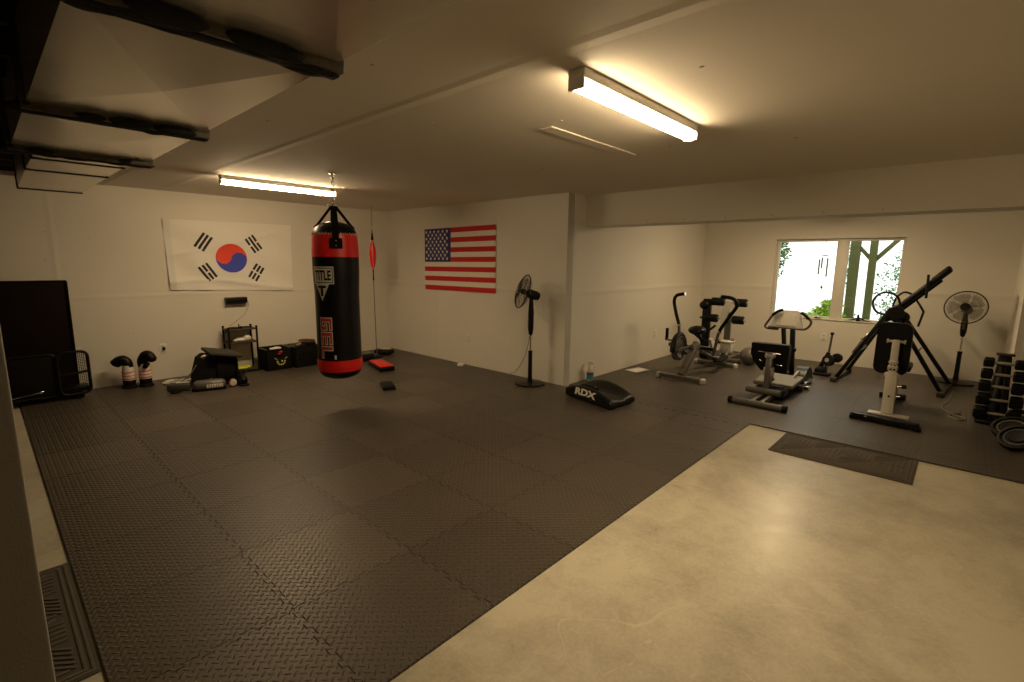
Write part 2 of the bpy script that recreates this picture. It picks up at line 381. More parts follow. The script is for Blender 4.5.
# ------------------------------------------------------------------ doormats on the concrete
DM = mat('brown_doormat', (.055, .046, .034), .75, bump=.5, bscale=250)
DM2 = mat('brown_doormat_ridge', (.085, .070, .050), .65, bump=.4, bscale=250)
DM3 = mat('plain_brown_doormat', (.085, .066, .046), .8, bump=.5, bscale=250)
def doormat(x0, y0, x1, y1, ax, label, DM, DM2, ins2=.06, ribs=(.018,.040)):
    t = thing('doormat', label, 'doormat', ((x0+x1)/2, (y0+y1)/2, ZF))
    z0 = ZF+.008
    build('backing', MB().rbox(((x0+x1)/2, (y0+y1)/2, ZF+.004), (x1-x0, y1-y0, .008), .003), DM, t)
    mb = MB()
    for k, ins in enumerate(ribs):
        a0, b0, a1, b1 = x0+ins, y0+ins, x1-ins, y1-ins; w = .012
        mb.rbox(((a0+a1)/2, b0, z0+.001), (a1-a0+w, w, .004), .002); mb.rbox(((a0+a1)/2, b1, z0+.001), (a1-a0+w, w, .004), .002)
        mb.rbox((a0, (b0+b1)/2, z0+.001), (w, b1-b0-w, .004), .002); mb.rbox((a1, (b0+b1)/2, z0+.001), (w, b1-b0-w, .004), .002)
    build('border_rib', mb, DM2, t)
    mb = MB(); ins = ins2; W, H = x1-x0-2*ins, y1-y0-2*ins; nx, ny = max(1, round(W/.2)), max(1, round(H/.2)); cw, ch = W/nx, H/ny
    n = 6
    for i in range(nx):
        for j in range(ny):
            ox, oy = x0+ins+i*cw, y0+ins+j*ch; fl = (i+j) % 2
            for k in range(n):
                f = (k+.5)/n
                # lower triangle: straight ribs; upper triangle: slanted ribs
                a, b = (ox+cw*f, oy+ch*f*.96), (ox+cw*.98, oy+ch*f*.96)
                if fl: a, b = (ox+cw*.02, oy+ch*f*.96), (ox+cw*(1-f), oy+ch*f*.96)
                if abs(b[0]-a[0]) > .02: mb.bar((*a, z0+.0015), (*b, z0+.0015), .012, .006 if ax == 0 else .0025, r=.0012)
                s = f*.92
                if not fl: a, b = (ox, oy+ch*s), (ox+cw*(1-s)*.96, oy+ch*(s+(1-s)*.96))
                else: a, b = (ox+cw, oy+ch*s), (ox+cw-cw*(1-s)*.96, oy+ch*(s+(1-s)*.96))
                if f < .85: mb.bar((*a, z0+.0015), (*b, z0+.0015), .012, .006 if ax == 0 else .0025, r=.0012)
    build('raised_pattern', mb, DM2, t)
    return t
doormat(-.45, 2.18, .155, 3.13, 0, 'brown doormat with raised zigzag ribs between the near post and the foam mat', DM, DM2)
doormat(4.27, .12, 4.845, 1.05, 1, 'flat brown doormat on the bare concrete along the foam mat edge', DM3, DM3)

# ------------------------------------------------------------------ ceiling lamps
DIFF = (glow('lamp_diffuser', LAMP, 195.0), glow('lamp_diffuser_flank', LAMP, 46.0))
DIFFB = (glow('lamp_diffuser_far', LAMP, 175.0), glow('lamp_diffuser_far_flank', LAMP, 56.0))
DIFFC = (glow('lamp_diffuser_alcove', LAMP, 165.0), glow('lamp_diffuser_alcove_flank', LAMP, 30.0))
def lamp(x0, x1, y, w, label, dm):
    t = thing('ceiling_light', label, 'ceiling light', ((x0+x1)/2, y, ZC), 'fluorescent ceiling lights')
    build('housing', MB().rbox(((x0+x1)/2, y, ZC-.022), (x1-x0, w, .044), .006), WHT, t)
    prof = [(-w/2+.005, 0), (-w/2+.004, -.022), (-w/2+.02, -.036), (0, -.042), (w/2-.02, -.036), (w/2-.004, -.022), (w/2-.005, 0)]
    mb = MB(); N = len(prof); V = [(x, y+a, ZC-.044+b) for x in (x0+.012, x1-.012) for a, b in prof]
    mb.add(V, [(i, i+1, N+i+1, N+i) for i in (2, 3)]); mb.add(V, [(i, i+1, N+i+1, N+i) for i in (0, 1, 4, 5)] + [tuple(range(N)), tuple(range(2*N-1, N-1, -1))], 1)
    build('diffuser', mb, dm, t, 60)
    for x in (x0+.004, x1-.004): build('end_cap', MB().rbox((x, y, ZC-.058), (.010, w-.004, .052), .004), WHT, t)
lamp(1.775, 2.925, 1.29, .085, 'fluorescent wraparound ceiling light nearest the camera, above the bare concrete', DIFF)
lamp(1.70, 2.88, 5.42, .08, 'fluorescent ceiling light behind the heavy bag chain, near the white flag wall', DIFFB)
lamp(6.55, 7.75, 1.58, .10, 'fluorescent ceiling light over the exercise machines, hidden behind the dropped beam', DIFFC)

# ------------------------------------------------------------------ sheet metal duct
D = thing('air_duct', 'rectangular galvanised air duct with dark taped seams hanging at the upper left', 'air duct', (.46, 3.0, 2.03))
ZD, DL, DR = 2.03, .185, .735
flg = [-1.2, .25, 1.36, 2.50, 3.49]
def section(y0, y1, xl0, xr0, xl1, xr1, z, top, name='duct_section'):
    mb = MB(); xc, yc = (xl0+xr0+xl1+xr1)/4, (y0+y1)/2
    k_ = .018
    V = [(xl0,y0,z),(xr0,y0,z),(xr1,y1,z),(xl1,y1,z),(xl0,y0,top),(xr0,y0,top),(xr1,y1,top),(xl1,y1,top),(xc,yc,z-k_),((xl0+xl1)/2-.008,yc,(z+top)/2),((xr0+xr1)/2+.008,yc,(z+top)/2)]
    mb.add(V, [(0,1,8),(1,2,8),(2,3,8),(3,0,8),(4,7,6,5),(0,4,9),(4,7,9),(7,3,9),(3,0,9),(1,5,10),(5,6,10),(6,2,10),(2,1,10),(0,1,5,4),(3,7,6,2)])
    return build(name, mb, GALV, D, 3)
for a, b in zip(flg[:-1], flg[1:]): section(a+.012, b-.012, DL, DR, DL, DR, ZD, ZC-.002)
yy = [3.50, 3.83, 4.36, 5.62]
xl = [.275, .278, .282, .304]; xr = [.68, .68, .68, .69]
for i in range(3): section(yy[i]+.004, yy[i+1]-.004, xl[i], xr[i], xl[i+1], xr[i+1], ZD, ZC-.002)
random.seed(3)
for y in flg[1:]:
    mb = MB()
    mb.rbox(((DL+DR)/2, y-.022, ZD-.012), (DR-DL+.03, .02, .03), .004); mb.rbox(((DL+DR)/2, y+.03, ZD-.008), (DR-DL+.01, .028, .018), .004)
    for s in (DL-.008, DR+.008): mb.rbox((s, y, (ZD+ZC)/2-.01), (.02, .06, ZC-ZD), .004)
    build('seam_cleat', mb, TAPE, D)
    mb = MB(); mb.rbox(((DL+DR)/2, y+.012, ZD-.014), (DR-DL+.034, .040, .034), .006)
    for q in range(14):
        x = DL+random.random()*(DR-DL); mb.ell((x, y+random.uniform(-.03,.03), ZD-.016), (random.uniform(.03,.09), random.uniform(.015,.034), .019))
    mb.ell((DR-.01, y, ZD-.016), (.030, .030, .018)); mb.rbox((DR+.012, y+.01, ZD+.01), (.016,.05,.05), .006); mb.ell((DL, y, ZD-.008), (.03, .035, .02))
    build('seam_mastic', mb, MASTIC, D)
for i in (1, 2, 3):
    mb = MB(); mb.rbox(((xl[i]+xr[i])/2, yy[i], ZD-.002), (xr[i]-xl[i]+.012, .016, .012), .002)
    mb.rbox((xl[i]-.003, yy[i], (ZD+ZC)/2), (.01, .018, ZC-ZD-.01), .002)
    build('seam_strip', mb, MASTIC, D)
mb = MB()
for x, y in ((.70,2.62),(.66,3.37),(.60,5.3),(.36,5.25)): mb.cyl((x,y,ZD+.004),(x,y,ZD-.006),.011,n=8)
build('sheet_screw', mb, MASTIC, D)

# ------------------------------------------------------------------ heavy bag
bx, by = 2.350, 4.459; A0 = atan2(-by, -bx)
HB = thing('heavy_punching_bag', 'tall black and red heavy punching bag hanging from a ceiling chain', 'punching bag', (bx, by, .36))
def rad(z):
    P = [(.36,.10),(.40,.195),(.48,.209),(.6,.205),(.9,.203),(1.2,.203),(1.35,.211),(1.5,.212),(1.6,.210),(1.74,.201),(1.80,.15)]
    for (a, ra), (b, rb) in zip(P[:-1], P[1:]):
        if a <= z <= b: return ra+(rb-ra)*(z-a)/(b-a)
    return P[-1][1]
def bagpart(name, z0, z1, m, extra=(), off=0.0, pre=()):
    n = 14; prof = list(pre)+[(rad(z0+(z1-z0)*i/n)+off, z0+(z1-z0)*i/n) for i in range(n+1)]+list(extra)
    return build(name, MB().lathe(prof, (bx, by, 0), n=56), m, HB)
bagpart('bag_body', .545, 1.522, BLKV)
bagpart('bottom_band', .435, .547, RED, off=.003, pre=[(.16,.42)])
build('bottom_cap', MB().lathe([(.02,.352),(.12,.357),(.17,.380),(.193,.415),(.202,.437)], (bx, by, 0), n=56), BLKV, HB)
bagpart('top_band', 1.520, 1.732, RED, off=.002)
build('top_cap', MB().lathe([(.203,1.726),(.199,1.745),(.178,1.79),(.13,1.826),(.06,1.845),(.01,1.848)], (bx, by, 0), n=56), BLKV, HB)
mb = MB()
for i in range(60):
    a = 2*pi*i/60; z = 1.728; mb.rbox((bx+.2045*cos(a), by+.2045*sin(a), z+.006*(i % 2)), (.006, .004, .022), .002, rot('Z', math.degrees(a)))
build('stitching', mb, CREAM, HB)
def wrap(a, z, eps=.003): r = rad(z)+eps; return Vector((bx+r*cos(A0+a), by+r*sin(A0+a), z))
for k in range(4):
    a = radians(2+90*k)
    pts = [Vector((bx, by, 1.985))+Vector((cos(A0+a), sin(A0+a), 0))*.02, Vector((bx+.13*cos(A0+a), by+.13*sin(A0+a), 1.838)), Vector((bx+.180*cos(A0+a), by+.180*sin(A0+a), 1.792)), wrap(a, 1.73, .006), wrap(a, 1.66, .008)]
    if k % 2: pts = pts[:2]+[Vector((bx+.150*cos(A0+a), by+.150*sin(A0+a), 1.812)), Vector((bx+.165*cos(A0+a), by+.165*sin(A0+a), 1.800)), Vector((bx+.175*cos(A0+a), by+.175*sin(A0+a), 1.788))]
    mb = MB(); tang = Vector((-sin(A0+a), cos(A0+a), 0)); w = [.026,.030,.030,.030,.028]; V = []; rn = Vector((cos(A0+a), sin(A0+a), .6)).normalized()*.011
    for p, ww in zip(pts, w): V += [p-tang*ww-rn, p+tang*ww-rn, p+tang*ww+rn, p-tang*ww+rn]
    F = []
    for i in range(4):
        for q in range(4): F.append((i*4+q, i*4+(q+1) % 4, i*4+4+(q+1) % 4, i*4+4+q))
    mb.add(V, F+[(0,1,2,3),(16,17,18,19)]); build('strap', mb, BLKF, HB)
    if k: continue
    mb = MB(); V = []; F = []
    for i in range(9):
        aa = a-.26+.52*i/8
        V += [wrap(aa, 1.595, .004), wrap(aa, 1.69, .004), wrap(aa, 1.69, .013), wrap(aa, 1.595, .013)]
    for i in range(8):
        for q in range(4): F.append((i*4+q, i*4+(q+1) % 4, i*4+4+(q+1) % 4, i*4+4+q))
    mb.add(V, F+[(0,1,2,3),(32,33,34,35)]); o = build('strap_patch', mb, BLKF, HB)
    mb = MB()
    for z in (1.62, 1.665): build('rivet', MB().ell(wrap(a, z, .014), (.008,.008,.008), n=10, m=6), SILV, o)
# carabiners and chain
mb = MB()
for k in range(4):
    a = A0+k*pi/2; mb.ring((bx+.022*cos(a), by+.022*sin(a), 1.995), .022, .004, (-sin(a), cos(a), 0), 16, 6)
build('carabiner', mb, SILV, HB)
mb = MB(); z = 2.022; i = 0
while z < 2.265:
    ax = Vector((cos(.5), sin(.5), 0)) if i % 2 else Vector((-sin(.5), cos(.5), 0))
    side = Vector((-ax.y, ax.x, 0)); c = Vector((bx+.003*(i % 3-1), by, z))
    mb.tube([c+side*(.014*cos(2*pi*q/16))+Vector((0,0,.024*sin(2*pi*q/16))) for q in range(16)], .0045, 6, closed=True)
    z += .034; i += 1
build('chain', mb, SILV, HB)
build('ceiling_hook', MB().cyl((bx,by,ZC),(bx,by,ZC-.01),.036,n=20).tube(spl([(bx,by,ZC-.005),(bx,by,ZC-.02),(bx+.012,by,ZC-.03),(bx,by,ZC-.044)],4),.005,8), SILV, HB)
# printed emblems wrapped on the skin
def wrapped(name, V, F, a0, z0, w, h, m, eps, parent, turn=False):
    mb = MB(); P = []
    for x, y in V:
        if turn: x, y = y, -x
        X, Z = x*w, z0+y*h; P.append(wrap(a0+X/.207, Z, eps))
    mb.add(P, F); return build(name, mb, m, parent)
def gridrect(nx=14, ny=4):
    V = [(-.5+i/nx, -.5+j/ny) for j in range(ny+1) for i in range(nx+1)]
    return V, [(j*(nx+1)+i, j*(nx+1)+i+1, (j+1)*(nx+1)+i+1, (j+1)*(nx+1)+i) for j in range(ny) for i in range(nx)]
ga = radians(-36); V, F = gridrect()
pb = wrapped('brand_patch', V, F, ga, 1.352, .214, .160, CREAM, .0022, HB)
wrapped('patch_border', V, F, ga, 1.352, .196, .138, BLKV, .0030, pb)
wrapped('patch_field', V, F, ga, 1.352, .184, .124, CREAM, .0036, pb)
V, F = text_geo('TITLE', .035); wrapped('brand_lettering', V, F, ga, 1.352, .166, .092, BLKV, .0044, pb)
def tri(n=8):
    V = [];F = []
    for j in range(n+1):
        y = .5-j/n; w = 1-j/n
        for i in range(n+1): V.append(((i/n-.5)*w, y))
    for j in range(n):
        for i in range(n): F.append((j*(n+1)+i, j*(n+1)+i+1, (j+1)*(n+1)+i+1, (j+1)*(n+1)+i))
    return V, F
V, F = tri(); ta = radians(-40)
tp = wrapped('triangle_logo', V, F, ta, 1.195, .156, .160, CREAM, .0022, HB)
V, F = gridrect(4, 4)
wrapped('logo_letter', V, F, ta, 1.246, .088, .022, BLKV, .0032, tp); wrapped('logo_letter', V, F, ta, 1.203, .026, .085, BLKV, .0032, tp)
gl = radians(-34)
def block_word(pad):
    """G E L in square block strokes, unit box, letters side by side"""
    S = []
    def st(x0, y0, x1, y1): S.append((min(x0,x1)-pad, min(y0,y1)-pad*3, max(x0,x1)+pad, max(y0,y1)+pad*3))
    w = .285; k = .085; h = .17
    x = -.5
    st(x, -.5, x+k, .5); st(x, .5-h, x+w, .5); st(x, -.5, x+w, -.5+h); st(x+w-k, -.5, x+w, .08); st(x+.15, -.08, x+w, .08)
    x = -.15
    st(x, -.5, x+k, .5); st(x, .5-h, x+w, .5); st(x, -.5, x+w, -.5+h); st(x, -h/2, x+w, h/2)
    x = .20
    st(x, -.5, x+k, .5); st(x, -.5, x+w, -.5+h)
    return S
def strokes(name, S, m, eps):
    mb = MB()
    for x0, y0, x1, y1 in S:
        nx, ny = 2, 5; P = []; F = []
        for j in range(ny+1):
            for i in range(nx+1):
                x, y = x0+(x1-x0)*i/nx, y0+(y1-y0)*j/ny
                X, Z = y, -x          # turned a quarter clockwise: the word reads downwards
                P.append(wrap(gl+X*.116/.207, .762+Z*.385, eps))
        for j in range(ny):
            for i in range(nx): F.append((j*(nx+1)+i, j*(nx+1)+i+1, (j+1)*(nx+1)+i+1, (j+1)*(nx+1)+i))
        mb.add(P, F)
    return build(name, mb, m, HB)
o = strokes('word_outline', block_word(.020), CREAM, .0022)
wd = MB(); strokes('word_lettering', block_word(-.002), REDF, .0034)
V, F = gridrect(3, 3); wrapped('small_print', V, F, radians(-11), .585, .018, .040, CREAM, .0024, HB)

# ------------------------------------------------------------------ double-end bag in the corner
sx_, sy_ = 4.075, 6.605
SB = thing('double_end_bag', 'small red double-end bag strung from ceiling to floor in the corner', 'punching bag', (sx_, sy_, 0))
build('bladder', MB().lathe([(.008,1.355),(.03,1.39),(.047,1.46),(.056,1.54),(.057,1.59),(.05,1.67),(.034,1.74),(.012,1.785)], (sx_,sy_,0), n=28), RED, SB)
mb = MB()
for k in range(6):
    a = k*pi/3; P = [(.008,1.355),(.03,1.39),(.047,1.46),(.056,1.54),(.057,1.59),(.05,1.67),(.034,1.74),(.012,1.785)]
    mb.tube([(sx_+(r+.001)*cos(a), sy_+(r+.001)*sin(a), z) for r, z in P], .0022, 5)
build('seam', mb, CREAM, SB)
build('top_loop', MB().lathe([(.012,1.78),(.02,1.80),(.006,1.925)], (sx_,sy_,0), n=12), BLKF, SB)
mb = MB(); z = 1.93
while z < 2.275:
    i = round((z-1.93)/.028); s_ = Vector((.010,0,0)) if i % 2 else Vector((0,.010,0)); c = Vector((sx_, sy_, z))
    mb.tube([c+s_*cos(2*pi*q/12)+Vector((0,0,.019*sin(2*pi*q/12))) for q in range(12)], .0036, 5, closed=True); z += .028
build('chain', mb, SILV, SB)
build('ceiling_hook', MB().cyl((sx_,sy_,ZC),(sx_,sy_,ZC-.012),.026,n=16), SILV, SB)
build('lower_strap', MB().tube([(sx_,sy_,1.36),(sx_,sy_,1.28),(sx_+.003,sy_,1.19)],[.011,.008,.012],8), BLKF, SB)
build('lower_cord', MB().tube([(sx_,sy_,1.2),(sx_+.012,sy_,.05)],.006,8).ring((sx_+.012,sy_,.045),.022,.006,(.7,.7,0),14,6), GREYM, SB)
build('anchor_plate', MB().rbox((sx_+.012,sy_,.010),(.16,.13,.02),.006).ell((sx_+.012,sy_,.022),(.04,.03,.014)), BLKM, SB)

def mitt(cx, cy, rz, lab, pale):
    t = thing('focus_mitt', lab, 'punch mitt', (cx, cy, 0))
    R = rot('Z', rz); mb = MB()
    mb.ell(Vector((cx,cy,.055)), (.15,.11,.055), R, 24, 12); build('pad', mb, BLKV, t)
    build('palm', MB().ell(Vector((cx,cy,.095)), (.10,.07,.018), R, 20, 8), pale, t)
    build('cuff', MB().ell(Vector((cx,cy,.045))+R @ Vector((-.13,0,0)), (.06,.07,.045), R, 16, 8), BLKF, t)
mitt(4.32, 6.72, -60, 'black round mitt with a pale top lying beside the corner cord', LTGREY)
mitt(3.90, 6.58, 40, 'black mitt with a grey top between the heavy bag and the corner cord', GREYM)
# red strike pad
P = [Vector((3.542,5.636,0)), Vector((3.776,5.676,0)), Vector((3.90,6.171,0)), Vector((3.699,6.201,0))]
cc = sum(P, Vector())/4; u = ((P[1]+P[2])/2-(P[0]+P[3])/2); v = ((P[2]+P[3])/2-(P[0]+P[1])/2); ang_ = math.degrees(atan2(v.y, v.x))
t = thing('strike_pad', 'flat black strike pad with a bright red top on the mat beside the heavy bag', 'strike pad', (cc.x, cc.y, 0))
R = rot('Z', ang_); W_, L_ = u.length*.97, v.length
build('pad_body', MB().rbox((cc.x,cc.y,.033),(L_,W_,.066),.015,R,seg=3), BLKV, t)
build('red_face', MB().rbox((cc.x,cc.y,.066),(L_-.03,W_-.02,.012),.005,R), RED, t)
build('face_emblem', MB().lathe([(.026,0),(.026,.002),(.036,.002),(.036,0)],(cc.x,cc.y,.0715),n=20), mat('worn_red_print',(.6,.2,.12),.5), t)
mb = MB()
for s in (-.1,.1): mb.rbox(Vector((cc.x,cc.y,.02))+R@Vector((s,-W_/2-.006,0)),(.10,.02,.03),.006,R)
build('handle', mb, BLKF, t)
P = [F_ for F_ in ((3.181,5.092),(3.053,4.827),(3.184,4.76),(3.312,5.032))]
t = thing('small_box', 'small flat black box alone on the mat in front of the red strike pad', 'box', (3.183, 4.928, 0))
R = rot('Z', math.degrees(atan2(.27,.128)))
build('box_body', MB().rbox((3.183,4.928,.02),(.29,.145,.04),.006,R), BLKP, t)
build('lid', MB().rbox((3.183,4.928,.042),(.27,.13,.008),.003,R), BLK, t)

# ------------------------------------------------------------------ flags
def flagmesh(corners, nu, nv, wr, nrm):
    c00, c10, c11, c01 = [Vector(c) for c in corners]
    def P(u, v, e=0):
        p = c00*(1-u)*(1-v)+c10*u*(1-v)+c11*u*v+c01*(1-u)*v
        return p + nrm*(wr(u, v)+e)
    return P
# white flag with red and blue roundel
wrK = lambda u, v: .014+.006*sin(9*u+14*v)+.008*sin(31*u*(1-v)+7*v)*(1-u)+.012*math.exp(-((v-.10-.05*sin(5*u))/.03)**2)+.010*math.exp(-((v-u*.45-.48)/.04)**2)
PK = flagmesh([(1.612,YK,1.101),(3.118,YK,1.045),(3.138,YK,1.972),(1.600,YK,1.957)], 0, 0, wrK, Vector((0,-1,0)))
KW = mat('white_flag_cloth', (.80, .765, .70), .8, var=.03); KR = mat('flag_red', (.80,.07,.03), .75); KB = mat('flag_blue', (.05,.07,.46), .75); KK = mat('flag_black', (.02,.018,.015), .8)
mb = MB(); nu, nv = 90, 54; V = [PK(i/nu, j/nv) for j in range(nv+1) for i in range(nu+1)]
mb.add(V, [(j*(nu+1)+i, j*(nu+1)+i+1, (j+1)*(nu+1)+i+1, (j+1)*(nu+1)+i) for j in range(nv) for i in range(nu)])
aspect = 1.52/.90
def K(x, y, e=.0035): return PK(.478+x/1.52, .475+y/.90, e)
Rr = .190
def half(ang, q):      # S curve of the roundel as polygons by rows of the disc
    return None
n = 36
for j in range(n):
    r0, r1 = j/n*Rr, (j+1)/n*Rr
    for k in range(96):
        a0, a1 = 2*pi*k/96, 2*pi*(k+1)/96; a = (a0+a1)/2; r = (r0+r1)/2; x, y = r*cos(a), r*sin(a)
        th = radians(-12); X, Y = x*cos(th)+y*sin(th), -x*sin(th)+y*cos(th)
        red = Y > 0
        if (X+Rr/2)**2+Y**2 < (Rr/2)**2: red = True
        if (X-Rr/2)**2+Y**2 < (Rr/2)**2: red = False
        q = [(r0,a0),(r1,a0),(r1,a1),(r0,a1)]
        mb.add([K(rr*cos(aa), rr*sin(aa)) for rr, aa in q], [(0,1,2,3)], 1 if red else 2)
def trigram(cx, cy, deg, pat):
    t = radians(deg); L_, w, gap = .215, .030, .050
    for k, full in enumerate(pat):
        oy = (k-1)*gap
        segs = [(-L_/2, L_/2)] if full else [(-L_/2, -.011), (.011, L_/2)]
        for a, b in segs:
            m_ = 4; V = []
            for i in range(m_+1):
                x = a+(b-a)*i/m_
                for yy_ in (oy-w/2, oy+w/2): V.append(K(cx+x*cos(t)-yy_*sin(t), cy+x*sin(t)+yy_*cos(t)))
            mb.add(V, [(2*i,2*i+2,2*i+3,2*i+1) for i in range(m_)], 3)
trigram(-.318, .200, 57, (1,1,1)); trigram(.285, .198, -57, (0,1,0)); trigram(-.295, -.190, -57, (1,0,1)); trigram(.300, -.185, 57, (0,0,0))
KF = build('flag', mb, [KW, KR, KB, KK], None, 60, (2.37, YK-.01, 1.5)); tag(KF, 'white flag with a red and blue roundel and four black bar groups on the wall', 'flag')
mb = MB(); V = []; N_ = 30
for i in range(N_+1): V += [PK(.012, i/N_, .003), PK(.045, i/N_, .004)]
mb.add(V, [(2*i,2*i+1,2*i+3,2*i+2) for i in range(N_)])
build('header_band', mb, mat('flag_header', (.72,.70,.66), .7, var=.03), KF, 60)
# striped flag with stars
wrU = lambda u, v: .010+.003*sin(11*u+6*v)+.007*math.exp(-((v-1.0+(1-u)*.75)/.04)**2)*max(0, u-.45)*2
PU = flagmesh([(XF,6.192,1.057),(XF,4.661,1.067),(XF,4.661,1.978),(XF,6.193,1.963)], 0, 0, wrU, Vector((-1,0,0)))
UW = mat('flag_white', (.76,.70,.60), .8, var=.03); UR = mat('flag_stripe_red', (.52,.012,.015), .8, var=.05); UB = mat('flag_canton_blue', (.030,.026,.16), .8)
mb = MB(); nu, nv = 60, 52
for j in range(nv):
    s = j*13//nv
    for i in range(nu):
        mi = 0 if s % 2 else 1
        if i/nu < .3866 and s >= 6: mi = 2
        mb.add([PU(a/nu, b/nv) for a, b in ((i,j),(i+1,j),(i+1,j+1),(i,j+1))], [(0,1,2,3)], mi)
for r in range(9):
    for c in range(6 if r % 2 == 0 else 5):
        u0 = (.03+c*.0635 + (0 if r % 2 == 0 else .0318)); v0 = 6/13+.026+(r+.5)*(7/13-.05)/9
        V = [PU(u0, v0, .0016)]
        for k in range(10):
            a = pi/2+k*pi/5; rr = .030 if k % 2 == 0 else .0135; V.append(PU(u0+rr*cos(a)/1.53, v0+rr*sin(a)/.91, .0016))
        mb.add(V, [(0, 1+k, 1+(k+1) % 10) for k in range(10)], 0)
bmw = build('flag', mb, [UW, UR, UB], None, 60, (XF-.01, 5.43, 1.5)); tag(bmw, 'red and white striped flag with white stars on a blue corner field', 'flag')

# ------------------------------------------------------------------ outlets
def outlet(c, n, label):
    c, n = Vector(c), Vector(n); t = thing('wall_outlet', label, 'wall outlet', tuple(c)); u = Vector((0,0,1)).cross(n)
    R = Matrix((u, Vector((0,0,1)), n)).transposed()
    build('plate', MB().rbox(c+n*.003, (.075,.118,.006), .002, R), WHT, t)
    mb = MB()
    for s in (-.024,.024): mb.rbox(c+n*.006+Vector((0,0,s)), (.034,.028,.003), .001, R)
    build('socket', mb, mat('outlet_socket',(.6,.57,.5),.4), t)
    mb = MB()
    for s in (-.024,.024):
        for q in (-.007,.007): mb.box(c+n*.0077+Vector((0,0,s))+u*q, (.002,.009,.001), R)
    build('slot', mb, BLKP, t); return t
t = outlet((1.478,YK,.388), (0,-1,0), 'white wall outlet above the black boxing gloves, with a dark plug')
build('plug', MB().rbox((1.484,YK-.018,.385),(.03,.024,.035),.006), BLKP, t)
outlet((XF,5.21,.387), (-1,0,0), 'white wall outlet below the striped flag'); outlet((7.096,YC,.404), (0,-1,0), 'white wall outlet on the side wall left of the grey elliptical machine')
outlet((XW,1.547,.399), (-1,0,0), 'white wall outlet below the window')
t = thing('plug_adapter', 'small white plug adapter lying on the mat below the striped flag', 'plug adapter', (4.60,5.22,0))
build('body', MB().rbox((4.60,5.22,.022),(.07,.10,.044),.012,rot('Z',25)), WHT, t)
build('prong', MB().rbox((4.58,5.14,.024),(.004,.03,.012),.001).rbox((4.60,5.135,.024),(.004,.03,.012),.001), SILV, t)
build('lead', MB().tube(spl([(4.62,5.27,.02),(4.66,5.33,.008),(4.70,5.30,.006),(4.71,5.24,.006)]),.004,6), BLKP, t)

# ------------------------------------------------------------------ left end of the far wall
t = thing('dark_board', 'tall dark brown upright panel leaning on the wall at the far left', 'panel', (.22, 7.08, 0))
R = rot('X', 3)
build('panel', MB().rbox((.20,7.10,.62),(.90,.06,1.236),.008,R), DKPANEL, t)
mb = MB()
for x in (-.245,.645): mb.rbox((x,7.09,.62),(.016,.074,1.24),.004,R)
mb.rbox((.20,7.10+.62*sin(radians(3))*-1+.0,1.238),(.90,.074,.012),.003,R)
build('edge_trim', mb, DKPANEL, t)
# folding mesh-sided cart
t = thing('mesh_cart', 'low black cart with rounded mesh-filled side frame in front of the dark panel', 'cart', (.40, 6.80, 0))
yf = 6.80
def rrect(x0, x1, z0, z1, r, y, n=6):
    P = []
    for cx, cz, a in ((x1-r,z1-r,0),(x0+r,z1-r,90),(x0+r,z0+r,180),(x1-r,z0+r,270)):
        for k in range(n+1): A = radians(a+90*k/n); P.append((cx+r*cos(A), y, cz+r*sin(A)))
    return P
build('side_frame', MB().tube(rrect(.47,.715,.06,.51,.06,yf),.014,8,closed=True).tube([(.47,yf,.265),(.715,yf,.295)],.012,8), BLKM, t)
mb = MB()
for i in range(1,16): mb.tube([(.47+i*.0153,yf,.07),(.47+i*.0153,yf,.50)],.0022,4)
for i in range(1,26): mb.tube([(.475,yf,.07+i*.0168),(.71,yf,.07+i*.0168)],.0022,4)
build('mesh_panel', mb, BLKP, t)
build('side_frame', MB().tube(rrect(.05,.46,.06,.50,.05,yf+.02),.014,8,closed=True), BLKM, t)
build('cover', MB().rbox((.255,yf+.03,.28),(.38,.03,.41),.012), BLKF, t)
build('deck', MB().rbox((.36,6.92,.10),(.70,.20,.05),.012).rbox((.28,6.90,.19),(.40,.16,.13),.03), BLKP, t)
build('handle', MB().tube(spl([(.10,yf-.03,.10),(.14,yf-.045,.11),(.30,yf-.045,.13),(.34,yf-.03,.14)],5),.008,8), SILV, t)
for x in (.12,.62):
    for y in (6.84,7.0): build('wheel', MB().cyl((x,y-.015,.04),(x,y+.015,.04),.04,n=20,bev=.006).cyl((x,y-.018,.04),(x,y+.018,.04),.012,n=12), BLK, t)
t = None
